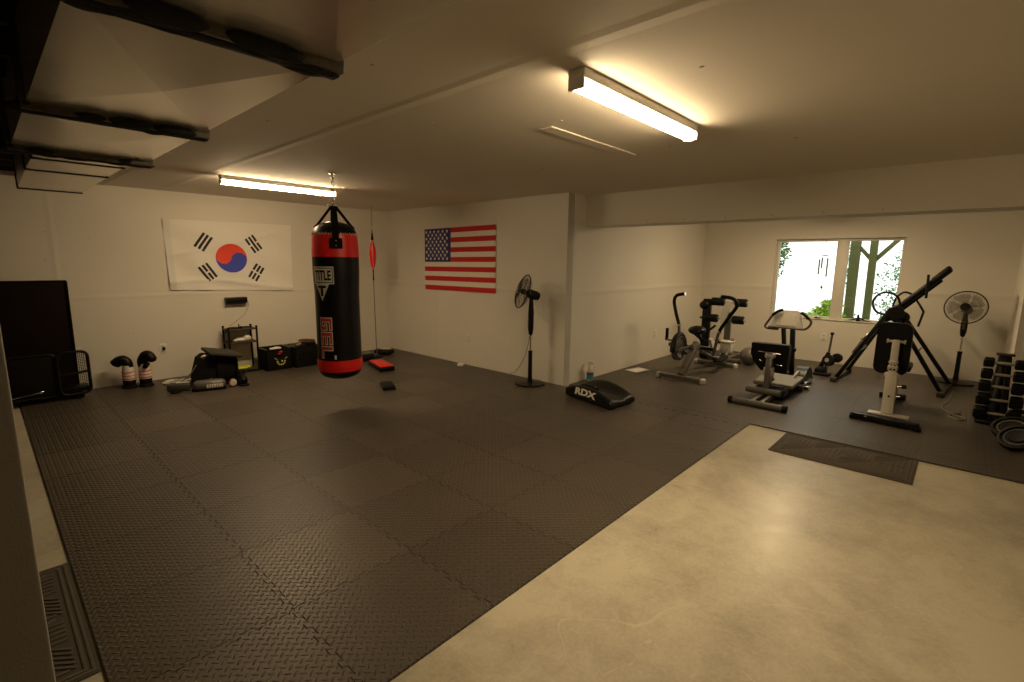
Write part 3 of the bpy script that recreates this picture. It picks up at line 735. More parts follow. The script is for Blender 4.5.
# boxing gloves standing on their cuffs
def glove(cx, cy, d, lean, label):
    t = thing('boxing_glove', label, 'boxing glove', (cx, cy, 0), 'boxing gloves standing by the wall')
    d = Vector(d).normalized(); c = Vector((cx, cy, 0))
    build('wrist_cuff', MB().lathe([(.056,.03),(.060,.04),(.063,.09),(.058,.10)], c, n=22), BLKV, t)
    build('base_cuff', MB().lathe([(.075,0),(.078,.012),(.060,.036)], c, n=22), BLKF, t)
    build('forearm_wrap', MB().lathe([(.060,.095),(.064,.13),(.060,.18),(.055,.23),(.05,.27)], c, n=22), CREAM, t)
    mb = MB()
    for z in (.115,.15,.19): mb.ring(c+Vector((0,0,z)), .063, .0045, (0,0,1), 22, 6)
    build('wrap_band', mb, REDF, t)
    top = c+Vector((0,0,.24))
    if lean: pts = [top-d*.01, top+d*.005+Vector((0,0,.06)), top+d*.035+Vector((0,0,.085)), top+d*.075+Vector((0,0,.078)), top+d*.115+Vector((0,0,.05)), top+d*.135+Vector((0,0,.03))]
    else: pts = [top-d*.01-Vector((0,0,.03)), top-d*.015+Vector((0,0,.06)), top+d*.015+Vector((0,0,.115)), top+d*.05+Vector((0,0,.125)), top+d*.082+Vector((0,0,.085)), top+d*.09+Vector((0,0,.045))]
    build('mitt', MB().tube(spl(pts,5), [.048]*3+[.052]*7+[.057]*8+[.054]*4+[.045,.038,.027,.013], 20), BLKV, t, 60)
    s = Vector((-d.y, d.x, 0))
    build('thumb', MB().tube(spl([top+d*.02+Vector((0,0,-.01))-s*.04, top+d*.05+Vector((0,0,.02))-s*.052, top+d*.075+Vector((0,0,.045))-s*.035],5), [.02,.024,.027,.028,.028,.027,.025,.022,.02,.016,.01], 12), BLKV, t, 60)
glove(1.075, 7.00, (-.86,.5,0), True, 'boxing glove with its black mitt bent to the left, nearer the dark panel')
glove(1.225, 6.97, (.75,-.6,0), False, 'boxing glove with its black mitt curled upward, nearer the white cable coil')
# white cable coil
mb = MB(); P = []
for k in range(64):
    a = 2*pi*k/24; r = .085+.012*sin(k*.7); P.append((1.50+r*1.25*cos(a), 6.93+r*sin(a), .008+.004*(k//24)+.003*sin(k*1.3)))
P += [(1.62,6.93,.01),(1.70,6.98,.008),(1.76,7.02,.01),(1.83,7.0,.01)]
mb.tube(spl(P,2), .0075, 7); one('cable_coil', mb, CABLE, 'loose coil of white cable on the mat between the gloves and the gear bag', 'cable', (1.5,6.93,0))
# gear pile
t = thing('gear_bag', 'black gear bag with an open flap lid by the shelf tower', 'bag', (1.83, 6.55, 0))
mb = MB(); prof = [(1.60,0),(2.03,0),(2.03,.30),(2.0,.34),(1.72,.37),(1.66,.33),(1.60,.12)]
mb.prism([(a-1.83,b) for a,b in prof], (1.84,6.53,0), (1,0,0), (0,0,1), .30); build('bag_body', mb, BLKF, t)
build('flap_lid', MB().rbox((1.90,6.47,.382),(.36,.34,.035),.012,rot('Y',12) @ rot('X',4)), mat('olive_black_fabric',(.030,.026,.018),.8), t)
build('pocket', MB().rbox((1.90,6.37,.19),(.20,.03,.20),.012), BLKF, t)
build('rim_pipe', MB().tube(spl([(1.60,6.375,.13),(1.64,6.375,.30),(1.68,6.375,.365),(1.80,6.375,.35)],5),.008,6), BLKP, t)
build('inner_padding', MB().ell((1.71,6.43,.355),(.045,.03,.03)).ell((1.80,6.41,.375),(.02,.015,.015)), LTGREY, t)
build('strap', MB().tube(spl([(1.80,6.41,.25),(1.79,6.40,.16),(1.74,6.385,.10)],5),.008,6).tube(spl([(1.62,6.45,.27),(1.55,6.50,.15),(1.47,6.60,.06),(1.40,6.66,.03)],6),.006,6), mat('grey_strap',(.25,.24,.22),.6), t)
build('buckle', MB().rbox((1.76,6.392,.15),(.02,.01,.05),.004,rot('Y',20)), SILV, t)
t = thing('sand_bag', 'grey roll-shaped bag with white lettering marks lying before the gear bag', 'bag', (1.72, 6.29, 0))
a, b = Vector((1.545,6.30,.062)), Vector((1.83,6.22,.062)); d = (b-a).normalized()
build('roll', MB().tube([a-d*.012,a,a+d*.03,(a+b)/2,b-d*.03,b,b+d*.012],[.025,.045,.060,.063,.060,.045,.02],24), mat('charcoal_nylon',(.10,.092,.08),.4,bump=.2,bscale=40), t)
mb = MB(); sd = d.cross(Vector((0,0,1)))
for i in range(7):
    f = .40+i*.08; r = .0645; h = (.016,.019,.015,.018,.015,.019,.016)[i]
    for q0 in (-.35,.05):
        p0 = a+(b-a)*f; V = []
        for e in (0,1):
            for A in (-.45,-.1,.25): V.append(p0+d*(e*.018)+sd*(r*cos(A))+Vector((0,0,r*sin(A))))
    mb.add(V,[(0,1,4,3),(1,2,5,4)])
build('lettering_mark', mb, WHT, t)
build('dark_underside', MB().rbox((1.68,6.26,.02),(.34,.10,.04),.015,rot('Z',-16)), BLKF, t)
t = thing('foam_pad', 'flat dark grey pad with a white top strip left of the roll bag', 'pad', (1.46, 6.53, 0))
R = rot('Z',-24)
build('pad_body', MB().rbox((1.44,6.47,.045),(.22,.14,.085),.02,R,seg=3), mat('dark_grey_nylon',(.045,.042,.036),.55), t)
build('top_strip', MB().rbox((1.47,6.455,.090),(.13,.03,.008),.003,R), WHT, t)
build('strap_end', MB().rbox((1.38,6.36,.012),(.10,.06,.022),.008,rot('Z',20)), BLKF, t)
t = thing('hand_wrap_roll', 'small white and red rolled wrap at the right foot of the gear bag', 'hand wrap', (1.925,6.23,.0))
build('roll', MB().cyl((1.915,6.20,.05),(1.935,6.27,.05),.038,n=20,bev=.008), CREAM, t)
build('red_end', MB().lathe([(.039,0),(.042,.01),(.039,.02)],(1.912,6.205,.05),(.27,.96,0),20), REDF, t)
t2 = thing('shoe', 'black boot-like object standing beside the white wrap roll', 'shoe', (2.03,6.25,0))
build('sole', MB().rbox((2.03,6.25,.012),(.10,.19,.024),.010), BLK, t2)
build('upper', MB().tube(spl([(2.03,6.18,.05),(2.03,6.24,.07),(2.03,6.30,.10),(2.03,6.32,.17)],4),[.035,.042,.046,.048,.05,.05,.05,.05,.05,.05,.05,.05,.046],14), BLKV, t2)
# shelf tower
SX0, SX1, SY0, SY1 = 2.135, 2.475, 6.93, 7.14
t = thing('shelf_tower', 'small three-tier shelf tower with dark posts standing against the wall', 'shelf', (2.30, 7.03, 0))
for x in (SX0,SX1):
    for y in (SY0,SY1): build('post', MB().cyl((x,y,0),(x,y,.60),.013,n=14).ell((x,y,.605),(.016,.016,.012)), BLKM, t)
SH = mat('dark_wood_shelf',(.05,.035,.022),.5)
for z in (.03,.40,.572): build('shelf_board', MB().rbox(((SX0+SX1)/2,(SY0+SY1)/2,z),(SX1-SX0+.02,SY1-SY0+.02,.018),.004), SH, t)
build('wall_tone_sheet', MB().rbox(((SX0+SX1)/2,SY1+.012,.30),(SX1-SX0-.02,.006,.52),.002), mat('shaded_wall_tan',(.66,.61,.47),.6), t)  # added sheet, coloured as the slightly shaded wall showing between the posts
one('folded_cloth', MB().ell((2.29,7.0,.055),(.10,.075,.022)).ell((2.34,6.99,.058),(.06,.06,.022)), YEL, 'yellow-green folded cloth on the bottom shelf of the tower', 'cloth', (2.3,7.0,.04))
one('plastic_bag', MB().ell((2.30,7.0,.432),(.08,.06,.030)).ell((2.37,6.98,.448),(.05,.04,.040)).ell((2.24,7.0,.425),(.04,.04,.018)), mat('clear_wrap',(.7,.68,.62),.25), 'crumpled pale plastic wrap on the middle shelf of the tower', 'plastic wrap', (2.3,7.0,.41))
mb = MB()
mb.tube(spl([(2.12,6.95,.592),(2.18,7.0,.60),(2.26,6.97,.592),(2.34,7.02,.598),(2.44,6.98,.592)],6),.009,7); mb.tube(spl([(2.10,6.94,.55),(2.12,6.95,.59),(2.20,7.05,.594),(2.30,7.04,.592)],6),.008,7)
mb.rbox((2.30,7.0,.597),(.05,.04,.03),.008)
mb.tube([(2.28,6.99,.60),(2.275,6.98,.645)],.007,6).tube([(2.42,7.0,.60),(2.44,6.99,.625)],.006,6)
one('wire_bundle', mb, BLKP, 'tangle of black leads and plugs on top of the shelf tower', 'cables', (2.3,7.0,.582))
# crates
def crate(x0, x1, y0, y1, h, label, emblem):
    t = thing('storage_crate', label, 'crate', ((x0+x1)/2,(y0+y1)/2,0), 'black open storage crates by the wall'); w = .014
    build('wall', MB().rbox(((x0+x1)/2,y0+w/2,h/2),(x1-x0,w,h),.004).rbox(((x0+x1)/2,y1-w/2,h/2),(x1-x0,w,h),.004).rbox((x0+w/2,(y0+y1)/2,h/2),(w,y1-y0,h),.004).rbox((x1-w/2,(y0+y1)/2,h/2),(w,y1-y0,h),.004), BLKF, t)
    build('bottom', MB().rbox(((x0+x1)/2,(y0+y1)/2,.012),(x1-x0-.02,y1-y0-.02,.02),.003), BLKF, t)
    m = mat('grey_rim',(.20,.18,.13),.6); q = .008
    build('rim', MB().tube([(x0,y0,h),(x1,y0,h),(x1,y1,h),(x0,y1,h)],q,6,closed=True), BLKP, t)
    build('side_rim', MB().tube([(x0+.008,y0+.01,h+.006),(x0+.008,y1-.01,h+.006)],q,6).tube([(x1-.008,y0+.01,h+.006),(x1-.008,y1-.01,h+.006)],q,6), m, t)
    if emblem:
        mb = MB(); c = Vector(((x0+x1)/2+.02,y0-.002,h*.42))
        for k in range(7):
            a = radians(180+k*30); mb.ell(c+Vector((.05*cos(a),0,.05*sin(a))), (.009,.003,.014), rot('Y',-math.degrees(a)+90), 8, 6)
        mb.ell(c+Vector((.012,0,.0)), (.012,.003,.012),None,10,6)
        build('emblem', mb, mat('yellow_print',(.6,.55,.12),.6), t)
        mb = MB()
        for k in (-1,1): mb.bar(c+Vector((k*.05,0,.025)), c+Vector((k*.085,0,.05)), .004,.012,up=(0,0,1))
        build('emblem_wing', mb, mat('grey_print',(.35,.33,.3),.6), t)
    else:
        mb = MB()
        for s in (.3,.7): mb.ring((x0+(x1-x0)*s,y0-.003,h*.55), .035, .006, (0,1,0), 20, 6)
        build('handle', mb, BLKP, t)
crate(2.515, 2.85, 6.76, 7.08, .285, 'black crate with a yellow emblem, right of the shelf tower', True)
crate(2.875, 3.22, 6.72, 7.04, .290, 'black crate with red edges inside, half hidden behind the heavy bag', False)
one('white_wrap', MB().ell((2.69,6.86,.285),(.065,.05,.022)).ell((2.64,6.87,.28),(.04,.04,.02)), WHT, 'white folded wrap lying in the emblem crate', 'wrap', (2.69,6.86,.26))
one('cloth_tag', MB().ell((2.70,6.748,.245),(.030,.016,.020)).ell((2.68,6.748,.222),(.024,.014,.016)), mat('crimson_cloth',(.30,.012,.04),.6), 'small crimson tag hanging on the front of the emblem crate', 'tag', (2.69,6.75,.23))
one('training_pad', MB().rbox((3.05,6.88,.285),(.26,.24,.06),.02,rot('Y',-8)).rbox((3.12,6.82,.315),(.16,.14,.05),.02,rot('Z',20)), BLKV, 'black training pads heaped in the half hidden crate', 'pads', (3.05,6.88,.26))
one('red_cloth', MB().tube(spl([(3.05,6.98,.335),(3.12,6.96,.345),(3.2,6.92,.34),(3.24,6.88,.335)],5),.014,8), mat('dark_red_cloth',(.18,.01,.01),.7), 'dark red strap across the top of the half hidden crate', 'strap', (3.15,6.94,.33))
one('cloth_roll', MB().tube([(2.95,6.80,.30),(3.02,6.86,.31)],.018,10), mat('khaki_cloth',(.30,.27,.15),.7), 'khaki roll poking out of the half hidden crate', 'roll', (2.98,6.83,.29))
# wall mounted box with its lead
t = thing('wall_speaker', 'narrow black box mounted on the wall under the white flag', 'wall unit', (2.345, YK, .93))
build('case', MB().rbox((2.335,YK-.05,.945),(.262,.09,.075),.010), BLKP, t)
build('front_grille', MB().rbox((2.335,YK-.097,.946),(.24,.006,.055),.003), BLK, t)
build('bracket', MB().rbox((2.335,YK-.03,.897),(.24,.05,.016),.004), mat('dark_grey_bracket',(.10,.09,.07),.5), t)
build('power_lead', MB().tube(spl([(2.485,YK-.03,.92),(2.50,YK-.008,.86),(2.44,YK-.006,.74),(2.34,YK-.006,.66),(2.24,YK-.02,.60)],6),.0035,6), mat('thin_lead',(.42,.36,.26),.6), t)

# ------------------------------------------------------------------ pedestal fans
def fan(bx_, by_, nrm, hub, Rg, zt, label, wires, gc, base):
    t = thing('pedestal_fan', label, 'fan', (bx_,by_,0), 'pedestal fans')
    if base == 'round':
        build('base', MB().lathe([(.17,0),(.185,.006),(.182,.020),(.09,.030),(.04,.036)],(bx_,by_,0),n=40), BLKP, t)
    else:
        build('base', MB().lathe([(.175,0),(.19,.008),(.185,.022),(.09,.034),(.04,.04)],(bx_,by_,0),n=40), BLKP, t)
    build('lower_tube', MB().lathe([(.034,.03),(.026,.10),(.024,zt-.02),(.028,zt-.015),(.028,zt)],(bx_,by_,0),n=20), BLKP, t)
    hub = Vector(hub); n = Vector(nrm).normalized(); zn = hub.z-.09
    build('inner_tube', MB().cyl((bx_,by_,zt-.01),(bx_,by_,zt+.23),.011,n=14), SILV, t)
    build('control_neck', MB().lathe([(.014,zt+.19),(.026,zt+.21),(.034,zt+.27),(.035,zn-.12),(.026,zn),(.024,hub.z-.02)],(bx_,by_,0),n=18), BLKP, t)
    build('control_panel', MB().rbox(Vector((bx_,by_,zt+.34))+Vector((n.x,n.y,0)).normalized()*.033,(.012,.028,.11),.004,rot('Z',math.degrees(atan2(n.y,n.x)))), GREYM, t)
    mo = Vector((bx_,by_,hub.z))
    build('motor', MB().lathe([(.02,-.105),(.045,-.10),(.056,-.06),(.056,.02),(.045,.05),(.02,.075)],mo,n,24), BLKP, t)
    gcn = mo+n*.115
    u = n.orthogonal().normalized(); w = n.cross(u)
    # guard: front and rear wire cages joined by a rim
    build('guard_rim', MB().ring(gcn, Rg, .007, n, 56, 8), BLKP, t)
    mb = MB()
    for k in range(wires):
        a = 2*pi*k/wires; e = u*cos(a)+w*sin(a)
        mb.tube([gcn+e*.05+n*.05, gcn+e*Rg*.55+n*.045, gcn+e*Rg*.9+n*.022, gcn+e*Rg], .0013, 4, cap=False)
    for f, q in ((.35,.048),(.68,.040)): mb.ring(gcn+n*q, Rg*f, .0014, n, 40, 4)
    o = build('front_guard', mb, gc, t); build('guard_badge', MB().lathe([(.05,0),(.048,.008),(.01,.012)], gcn+n*.045, n, 24), BLKP, o)
    mb = MB()
    for k in range(wires//2):
        a = 2*pi*k/(wires//2); e = u*cos(a)+w*sin(a)
        mb.tube([gcn+e*.045-n*.06, gcn+e*Rg*.55-n*.055, gcn+e*Rg*.9-n*.03, gcn+e*Rg], .0013, 4, cap=False)
    for f in (.4,.7): mb.ring(gcn-n*.055, Rg*f, .0014, n, 40, 4)
    build('rear_guard', mb, gc, t)
    bl = SMOKE
    build('blade_hub', MB().lathe([(.035,-.03),(.036,.01),(.02,.025)],gcn,n,20), BLKP, t)
    for k in range(5):
        a0 = 2*pi*k/5; V = []; F_ = []
        for i in range(7):
            r = .03+(Rg*.86-.03)*i/6; hw = (.25+.30*sin(pi*min(1,i/5.2)*.5))*(1 if i < 6 else .8)
            for s in (-1,0,1):
                a = a0+s*hw+.25*i/6; V.append(gcn+(u*cos(a)+w*sin(a))*r+n*(.020*s*(.4+i/9)))
        for i in range(6):
            for s in (0,1): F_.append((i*3+s,i*3+s+1,i*3+s+4,i*3+s+3))
        mbb = MB(); mbb.add(V,F_); o = build('blade', mbb, bl, t, 60)
        md = o.modifiers.new('thickness','SOLIDIFY'); md.thickness = .003
    return t
SMOKE = mat('smoked_clear_blade',(.16,.13,.09),.25); SMOKE.node_tree.nodes['Principled BSDF'].inputs['Alpha'].default_value = .22
GUARD = mat('black_guard_wire',(.02,.018,.015),.4); GUARD2 = mat('dull_guard_wire',(.16,.14,.11),.4,.2)
ft = fan(4.516,3.845,(-.80,.47,.30),(4.516,3.845,1.11),.205,.42,'black pedestal fan by the wall corner, turned side-on to the camera',64,GUARD,'round')
build('power_lead', MB().tube(spl([(4.516,3.86,.60),(4.55,3.95,.36),(4.62,4.15,.12),(4.69,4.32,.03),(4.725,4.38,.02)],6),.0035,6), mat('grey_lead',(.12,.10,.07),.5), ft)
fan(8.50,-.03,(-.88,.10,.22),(8.50,-.03,.965),.205,.42,'pedestal fan facing the room, right of the inversion table',72,GUARD2,'wide')

# ------------------------------------------------------------------ big curved strike shield with lettering
t = thing('curved_strike_shield', 'large curved black strike shield with white lettering lying by the wall corner', 'strike shield', (4.60, 2.88, 0))
A = Vector((4.405,3.215,0)); B = Vector((4.245,2.53,0)); Dv = Vector((4.69,2.50,0)); Ev = A+(Dv-B)
nu, nv = 28, 14
def shp(s, w):   # s along the front face, w across
    arch = sin(pi*min(1,max(0,(s*.92+.08))))**.9
    rim = .5+.5*cos(2*pi*w)
    return .080+.095*arch*(.15+.85*rim)
mb = MB(); top = []; bot = []
for j in range(nv+1):
    for i in range(nu+1):
        s, w = i/nu, j/nv
        p = A*(1-s)*(1-w)+B*s*(1-w)+Dv*s*w+Ev*(1-s)*w
        ins = min(s,1-s,w,1-w); e = max(0,.05-ins)/.05
        top.append(p+Vector((0,0,shp(s,w)-.018*e*e))); bot.append(p+Vector((0,0,.0+.02*e*e)))
V = top+bot; n1 = len(top); F_ = []
for j in range(nv):
    for i in range(nu):
        a = j*(nu+1)+i; F_.append((a,a+1,a+nu+2,a+nu+1)); F_.append((n1+a,n1+a+nu+1,n1+a+nu+2,n1+a+1))
bd = [i for i in range(nu)]+[j*(nu+1)+nu for j in range(nv)]+[nv*(nu+1)+i for i in range(nu,0,-1)]+[j*(nu+1) for j in range(nv,0,-1)]
for q in range(len(bd)): a, b = bd[q], bd[(q+1) % len(bd)]; F_.append((a,b,n1+b,n1+a))
mb.add(V,F_); build('shield_body', mb, BLKV, t, 50)
V, F_ = text_geo('RDX', .045); mb = MB(); d = (B-A).normalized(); out = Vector((d.y,-d.x,0)); out = -out if out.dot(A) > 0 else out
mid = A+(B-A)*.50
ln = (B-A).length
P = []
for x, y in V:
    s = .47+x*.46+y*.03; p = A+(B-A)*s; zc_ = .088+.030*sin(pi*s)-.012*(s-.3); P.append(p+out*.004+Vector((0,0,zc_-.010+y*.080)))
mb.add(P,F_); build('white_lettering', mb, WHT, t)
mb = MB()
for w0 in (.22,):
    pa = A*(1-w0)+Ev*w0; pb_ = B*(1-w0)+Dv*w0
    mb.tube(spl([pa*(1-f)+pb_*f+Vector((0,0,shp(f,w0)+.012)) for f in (.25,.38,.5,.62)],4),.011,8)
build('carry_handle', mb, BLKF, t)
build('silver_tag', MB().rbox(A*.25+B*.25+Dv*.25+Ev*.25+Vector((.08,.1,shp(.45,.5)+.008)),(.04,.02,.012),.004), SILV, t)
t = thing('spray_bottle', 'clear spray bottle with a teal label standing behind the curved shield', 'spray bottle', (5.205,3.42,0))
build('bottle', MB().lathe([(.036,0),(.045,.006),(.045,.12),(.034,.17),(.015,.195),(.014,.21)],(5.205,3.42,0),n=24), mat('clear_plastic',(.62,.60,.50),.25), t)
build('label_wrap', MB().lathe([(.0458,.02),(.0458,.075)],(5.205,3.42,0),n=24), TEAL, t)
build('upper_label', MB().lathe([(.0458,.076),(.0458,.112)],(5.205,3.42,0),n=24), PURP, t)
build('trigger_head', MB().rbox((5.205,3.41,.238),(.035,.095,.035),.008,rot('X',8)).cyl((5.205,3.42,.20),(5.205,3.42,.228),.015,n=14).tube([(5.19,3.375,.222),(5.185,3.36,.195),(5.19,3.37,.17)],.006,6), WHT, t)
mb = MB(); mb.rbox((6.19,3.28,.004),(.28,.215,.004),.001,rot('Z',-14)); mb.rbox((6.20,3.275,.008),(.27,.20,.003),.001,rot('Z',-9))
one('paper_sheets', mb, PAPER, 'white sheets of paper lying on the mat by the side wall', 'paper', (6.19,3.28,0))

# ------------------------------------------------------------------ elliptical machine
yE = 2.60
t = thing('elliptical_machine', 'grey exercise machine with two swing arms and a round flywheel near the corner', 'exercise machine', (6.7,yE,0))
for x, y0, y1, nm in ((6.06,2.31,2.89,'front_foot'),(7.33,2.34,2.90,'rear_foot')):
    o = build(nm, MB().bar((x,y0,.04),(x,y1,.04),.075,.05,r=.012), GREYM, t)
    for yy_ in (y0-.005, y1+.005): build('foot_cap', MB().rbox((x,yy_,.032),(.09,.05,.064),.012), LTGREY, o)
build('front_strut', MB().bar((6.08,yE,.06),(6.52,yE,.44),.085,.075,r=.012), GREYM, t)
build('strut_emblem', MB().ell((6.14,yE-.0,.165),(.012,.026,.026),rot('Y',-40)), mat('faded_red',(.30,.06,.04),.5), t)
build('main_rail', MB().bar((6.36,yE,.40),(6.95,yE,.30),.06,.07,r=.012).bar((6.95,yE,.30),(7.33,yE,.07),.06,.07,r=.012), GREYM, t)
build('curved_frame', MB().tube(spl([(6.45,2.50,.34),(6.8,2.44,.22),(7.1,2.42,.20),(7.3,2.42,.30),(7.38,2.42,.42)],6),.022,10), GREYM, t)
fc = Vector((6.36,2.78,.365))
build('flywheel', MB().lathe([(.02,-.03),(.10,-.03),(.105,-.012),(.145,-.012),(.15,-.028),(.168,-.026),(.168,.026),(.15,.028),(.145,.012),(.105,.012),(.10,.03),(.02,.03)],fc,(0,1,0),44), GREYM, t)
build('wheel_plate', MB().prism([(.13*cos(a),.13*sin(a)) for a in [radians(x) for x in range(150,300,10)]]+[(0,0)],fc+Vector((0,-.034,0)),(1,0,0),(0,0,1),.006), SILV, t)
P = [(fc.x+.185*cos(radians(a)), fc.y, fc.z+.185*sin(radians(a))) for a in range(-10,191,10)]
build('wheel_guard', MB().tube(P,.035,10), BLKP, t)
build('wheel_frame', MB().bar((6.16,2.70,.37),(6.80,2.70,.36),.03,.045,r=.008).bar((6.24,2.86,.42),(6.62,2.86,.42),.025,.05,r=.008), GREYM, t)
o = build('side_handle', MB().tube([(6.5,3.02,.43),(6.5,3.02,.60)],.022,12), BLK, t)
build('handle_stub', MB().tube(spl([(6.5,3.02,.45),(6.48,2.98,.44),(6.46,2.86,.44)],4),.014,8), GREYM, o)
xa = 6.6
def arm(pts, k0):
    p = spl([(xa,y,z) for y, z in pts],6)
    o = build('swing_arm', MB().tube(p[:k0+1],.020,10), GREYM, t)
    build('grip', MB().tube(p[k0:],.023,12), BLK, o)
    build('joint_collar', MB().tube([p[k0]-(p[k0+1]-p[k0])*.4,p[k0]+(p[k0+1]-p[k0])*.4],.029,12), SILV, o)
    build('grip_end', MB().tube([p[-2]+(p[-1]-p[-2])*.6,p[-1]+(p[-1]-p[-2])*.5],.0245,12), SILV, o)
arm([(2.82,.36),(2.885,.506),(2.90,.646),(2.955,.82),(2.99,.97),(2.965,1.05),(2.90,1.075),(2.84,1.085)],12)
arm([(2.40,.28),(2.375,.42),(2.345,.606),(2.24,.80),(2.15,.95),(2.155,1.02),(2.22,1.062),(2.35,1.075)],12)
build('pivot_axle', MB().cyl((xa,2.40,.36),(xa,2.84,.36),.022,n=14), BLKM, t)
build('link_plate', MB().prism([(-.16,.10),(-.08,.11),(.20,-.04),(.14,-.09),(-.06,-.02)],(6.72,2.45,.40),(1,0,0),(0,0,1),.03), LTGREY, t)
build('crank_arm', MB().bar((6.42,2.66,.62),(6.68,2.52,.42),.035,.04,r=.01), BLKM, t)
build('console_post', MB().bar((6.62,2.56,.42),(6.60,2.66,.66),.05,.04,r=.01).ell((6.60,2.64,.60),(.09,.12,.055),rot('Y',-20)), BLKP, t)
build('foot_pedal', MB().rbox((6.9,2.40,.20),(.30,.11,.03),.012,rot('Y',-8)), BLK, t); build('foot_pedal', MB().rbox((6.75,2.80,.24),(.30,.11,.03),.012,rot('Y',6)), BLK, t)
build('rear_housing', MB().rbox((7.32,2.47,.30),(.15,.16,.16),.015).rbox((7.32,2.47,.385),(.17,.18,.015),.006), LTGREY, t)

# ------------------------------------------------------------------ roller bench behind it
t = thing('leg_roller_station', 'upright station with four black foam rollers behind the grey elliptical machine', 'exercise machine', (7.72,2.75,0))
xr_ = 7.70
build('back_post', MB().rbox((xr_,2.945,.49),(.07,.13,.94),.02), BLKV, t)
build('back_pad', MB().ell((xr_-.02,2.98,.86),(.05,.08,.07)), BLKV, t)
build('grey_column', MB().rbox((xr_+.05,2.63,.40),(.06,.085,.74),.01), GREYM, t)
build('roller_bracket', MB().prism([(-.05,.0),(.03,-.02),(-.06,-.36),(-.12,-.36),(-.12,-.2)],(xr_-.02,2.60,.955),(0,-1,0),(0,0,1),.03), LTGREY, t)
for z, ya, yb in ((.925,2.88,2.36),(.665,2.97,2.385)):
    o = build('roller_axle', MB().cyl((xr_,ya+.02,z),(xr_,yb-.02,z),.012,n=12), SILV, t)
    for a, b in ((ya,ya-.20),(yb+.17,yb)):
        build('foam_roller', MB().cyl((xr_,a,z),(xr_,b,z),.062,n=24,bev=.012), BLK, o)
        build('roller_cap', MB().cyl((xr_,b+.004,z),(xr_,b-.006,z),.028,n=16), SILV, o)
build('arm_lever', MB().bar((xr_,2.92,.44),(xr_-.05,2.78,.56),.03,.03).bar((xr_,2.95,.66),(xr_,3.05,.66),.03,.03), BLKM, t)
build('base_frame', MB().bar((xr_+.05,2.40,.03),(xr_+.05,3.02,.03),.06,.05).bar((xr_+.05,2.63,.03),(xr_+.55,2.63,.03),.06,.05).bar((xr_+.55,2.40,.03),(xr_+.55,2.86,.03),.06,.05), GREYM, t)
build('cross_brace', MB().bar((xr_+.05,2.63,.30),(xr_+.02,2.95,.30),.04,.05), BLKM, t)

# ------------------------------------------------------------------ bench with grey post
t = thing('weight_bench', 'weight bench with a grey post and short upright black pad, seen from its end', 'weight bench', (6.0,1.53,0), 'adjustable weight benches')
o = build('foot_bar', MB().cyl((5.48,1.25,.034),(5.48,1.745,.034),.032,n=18), GREYM, t)
for yy_ in (1.205, 1.74): build('foot_cap', MB().cyl((5.48,yy_,.034),(5.48,yy_+.05,.034),.036,n=18,bev=.006), BLK, o)
build('bolt', MB().ell((5.455,1.42,.055),(.008,.008,.008)).ell((5.455,1.56,.055),(.008,.008,.008)), SILV, o)
build('spine_rail', MB().bar((5.48,1.455,.045),(6.56,1.455,.045),.035,.05).bar((5.48,1.545,.045),(6.56,1.545,.045),.035,.05), GREYM, t)
build('rear_foot', MB().cyl((6.57,1.30,.034),(6.57,1.76,.034),.032,n=18), GREYM, t)
build('roller_tube', MB().cyl((5.83,1.36,.10),(5.83,1.72,.10),.036,n=18,bev=.006), GREYM, t)
build('main_post', MB().bar((5.93,1.535,.05),(6.01,1.545,.51),.075,.065,up=(0,1,0),r=.008), GREYM, t)
build('post_collar', MB().rbox((5.985,1.542,.30),(.085,.10,.10),.012).rbox((6.008,1.545,.478),(.085,.10,.05),.012), LTGREY, t)
R = rot('Y',6)
mb = MB(); mb.prism([(-.20,.15),(.19,.16),(.20,.12),(.19,-.14),(.15,-.17),(-.08,-.16),(-.17,-.06),(-.20,.02)],(6.125,1.575,.445),(0,-1,0),Vector((.0,0,1)).normalized(),.10)
build('back_pad', mb, BLKV, t)
build('pad_bracket', MB().bar((6.055,1.69,.505),(6.055,1.45,.50),.012,.014).bar((6.05,1.50,.375),(6.05,1.42,.37),.012,.012).bar((6.05,1.67,.41),(6.05,1.64,.395),.012,.012), SILV, t)
build('seat_pad', MB().rbox((6.36,1.52,.135),(.50,.42,.05),.015,rot('Y',-3),seg=3), mat('pale_olive_vinyl',(.19,.175,.14),.5), t)
build('seat_frame', MB().rbox((6.34,1.52,.09),(.50,.30,.045),.01).rbox((6.15,1.62,.07),(.16,.14,.06),.01), BLKM, t)
build('lower_mechanism', MB().rbox((6.02,1.42,.075),(.22,.14,.10),.02).cyl((6.0,1.36,.09),(6.0,1.50,.09),.05,n=16), BLKP, t)
build('brace', MB().bar((6.06,1.56,.30),(6.30,1.56,.13),.04,.03).bar((6.46,1.42,.11),(6.56,1.36,.24),.03,.03), LTGREY, t)
t = thing('exercise_ball', 'grey ball on the mat behind the short-padded weight bench', 'ball', (7.75,2.28,0))
build('ball', MB().ell((7.75,2.28,.135),(.135,.135,.135),None,28,18), mat('grey_rubber',(.12,.11,.095),.45), t)
build('painted_highlight', MB().ell((7.66,2.20,.165),(.04,.04,.05),None,14,8), LTGREY, t)  # pale patch painted in as the highlight on the ball's right side

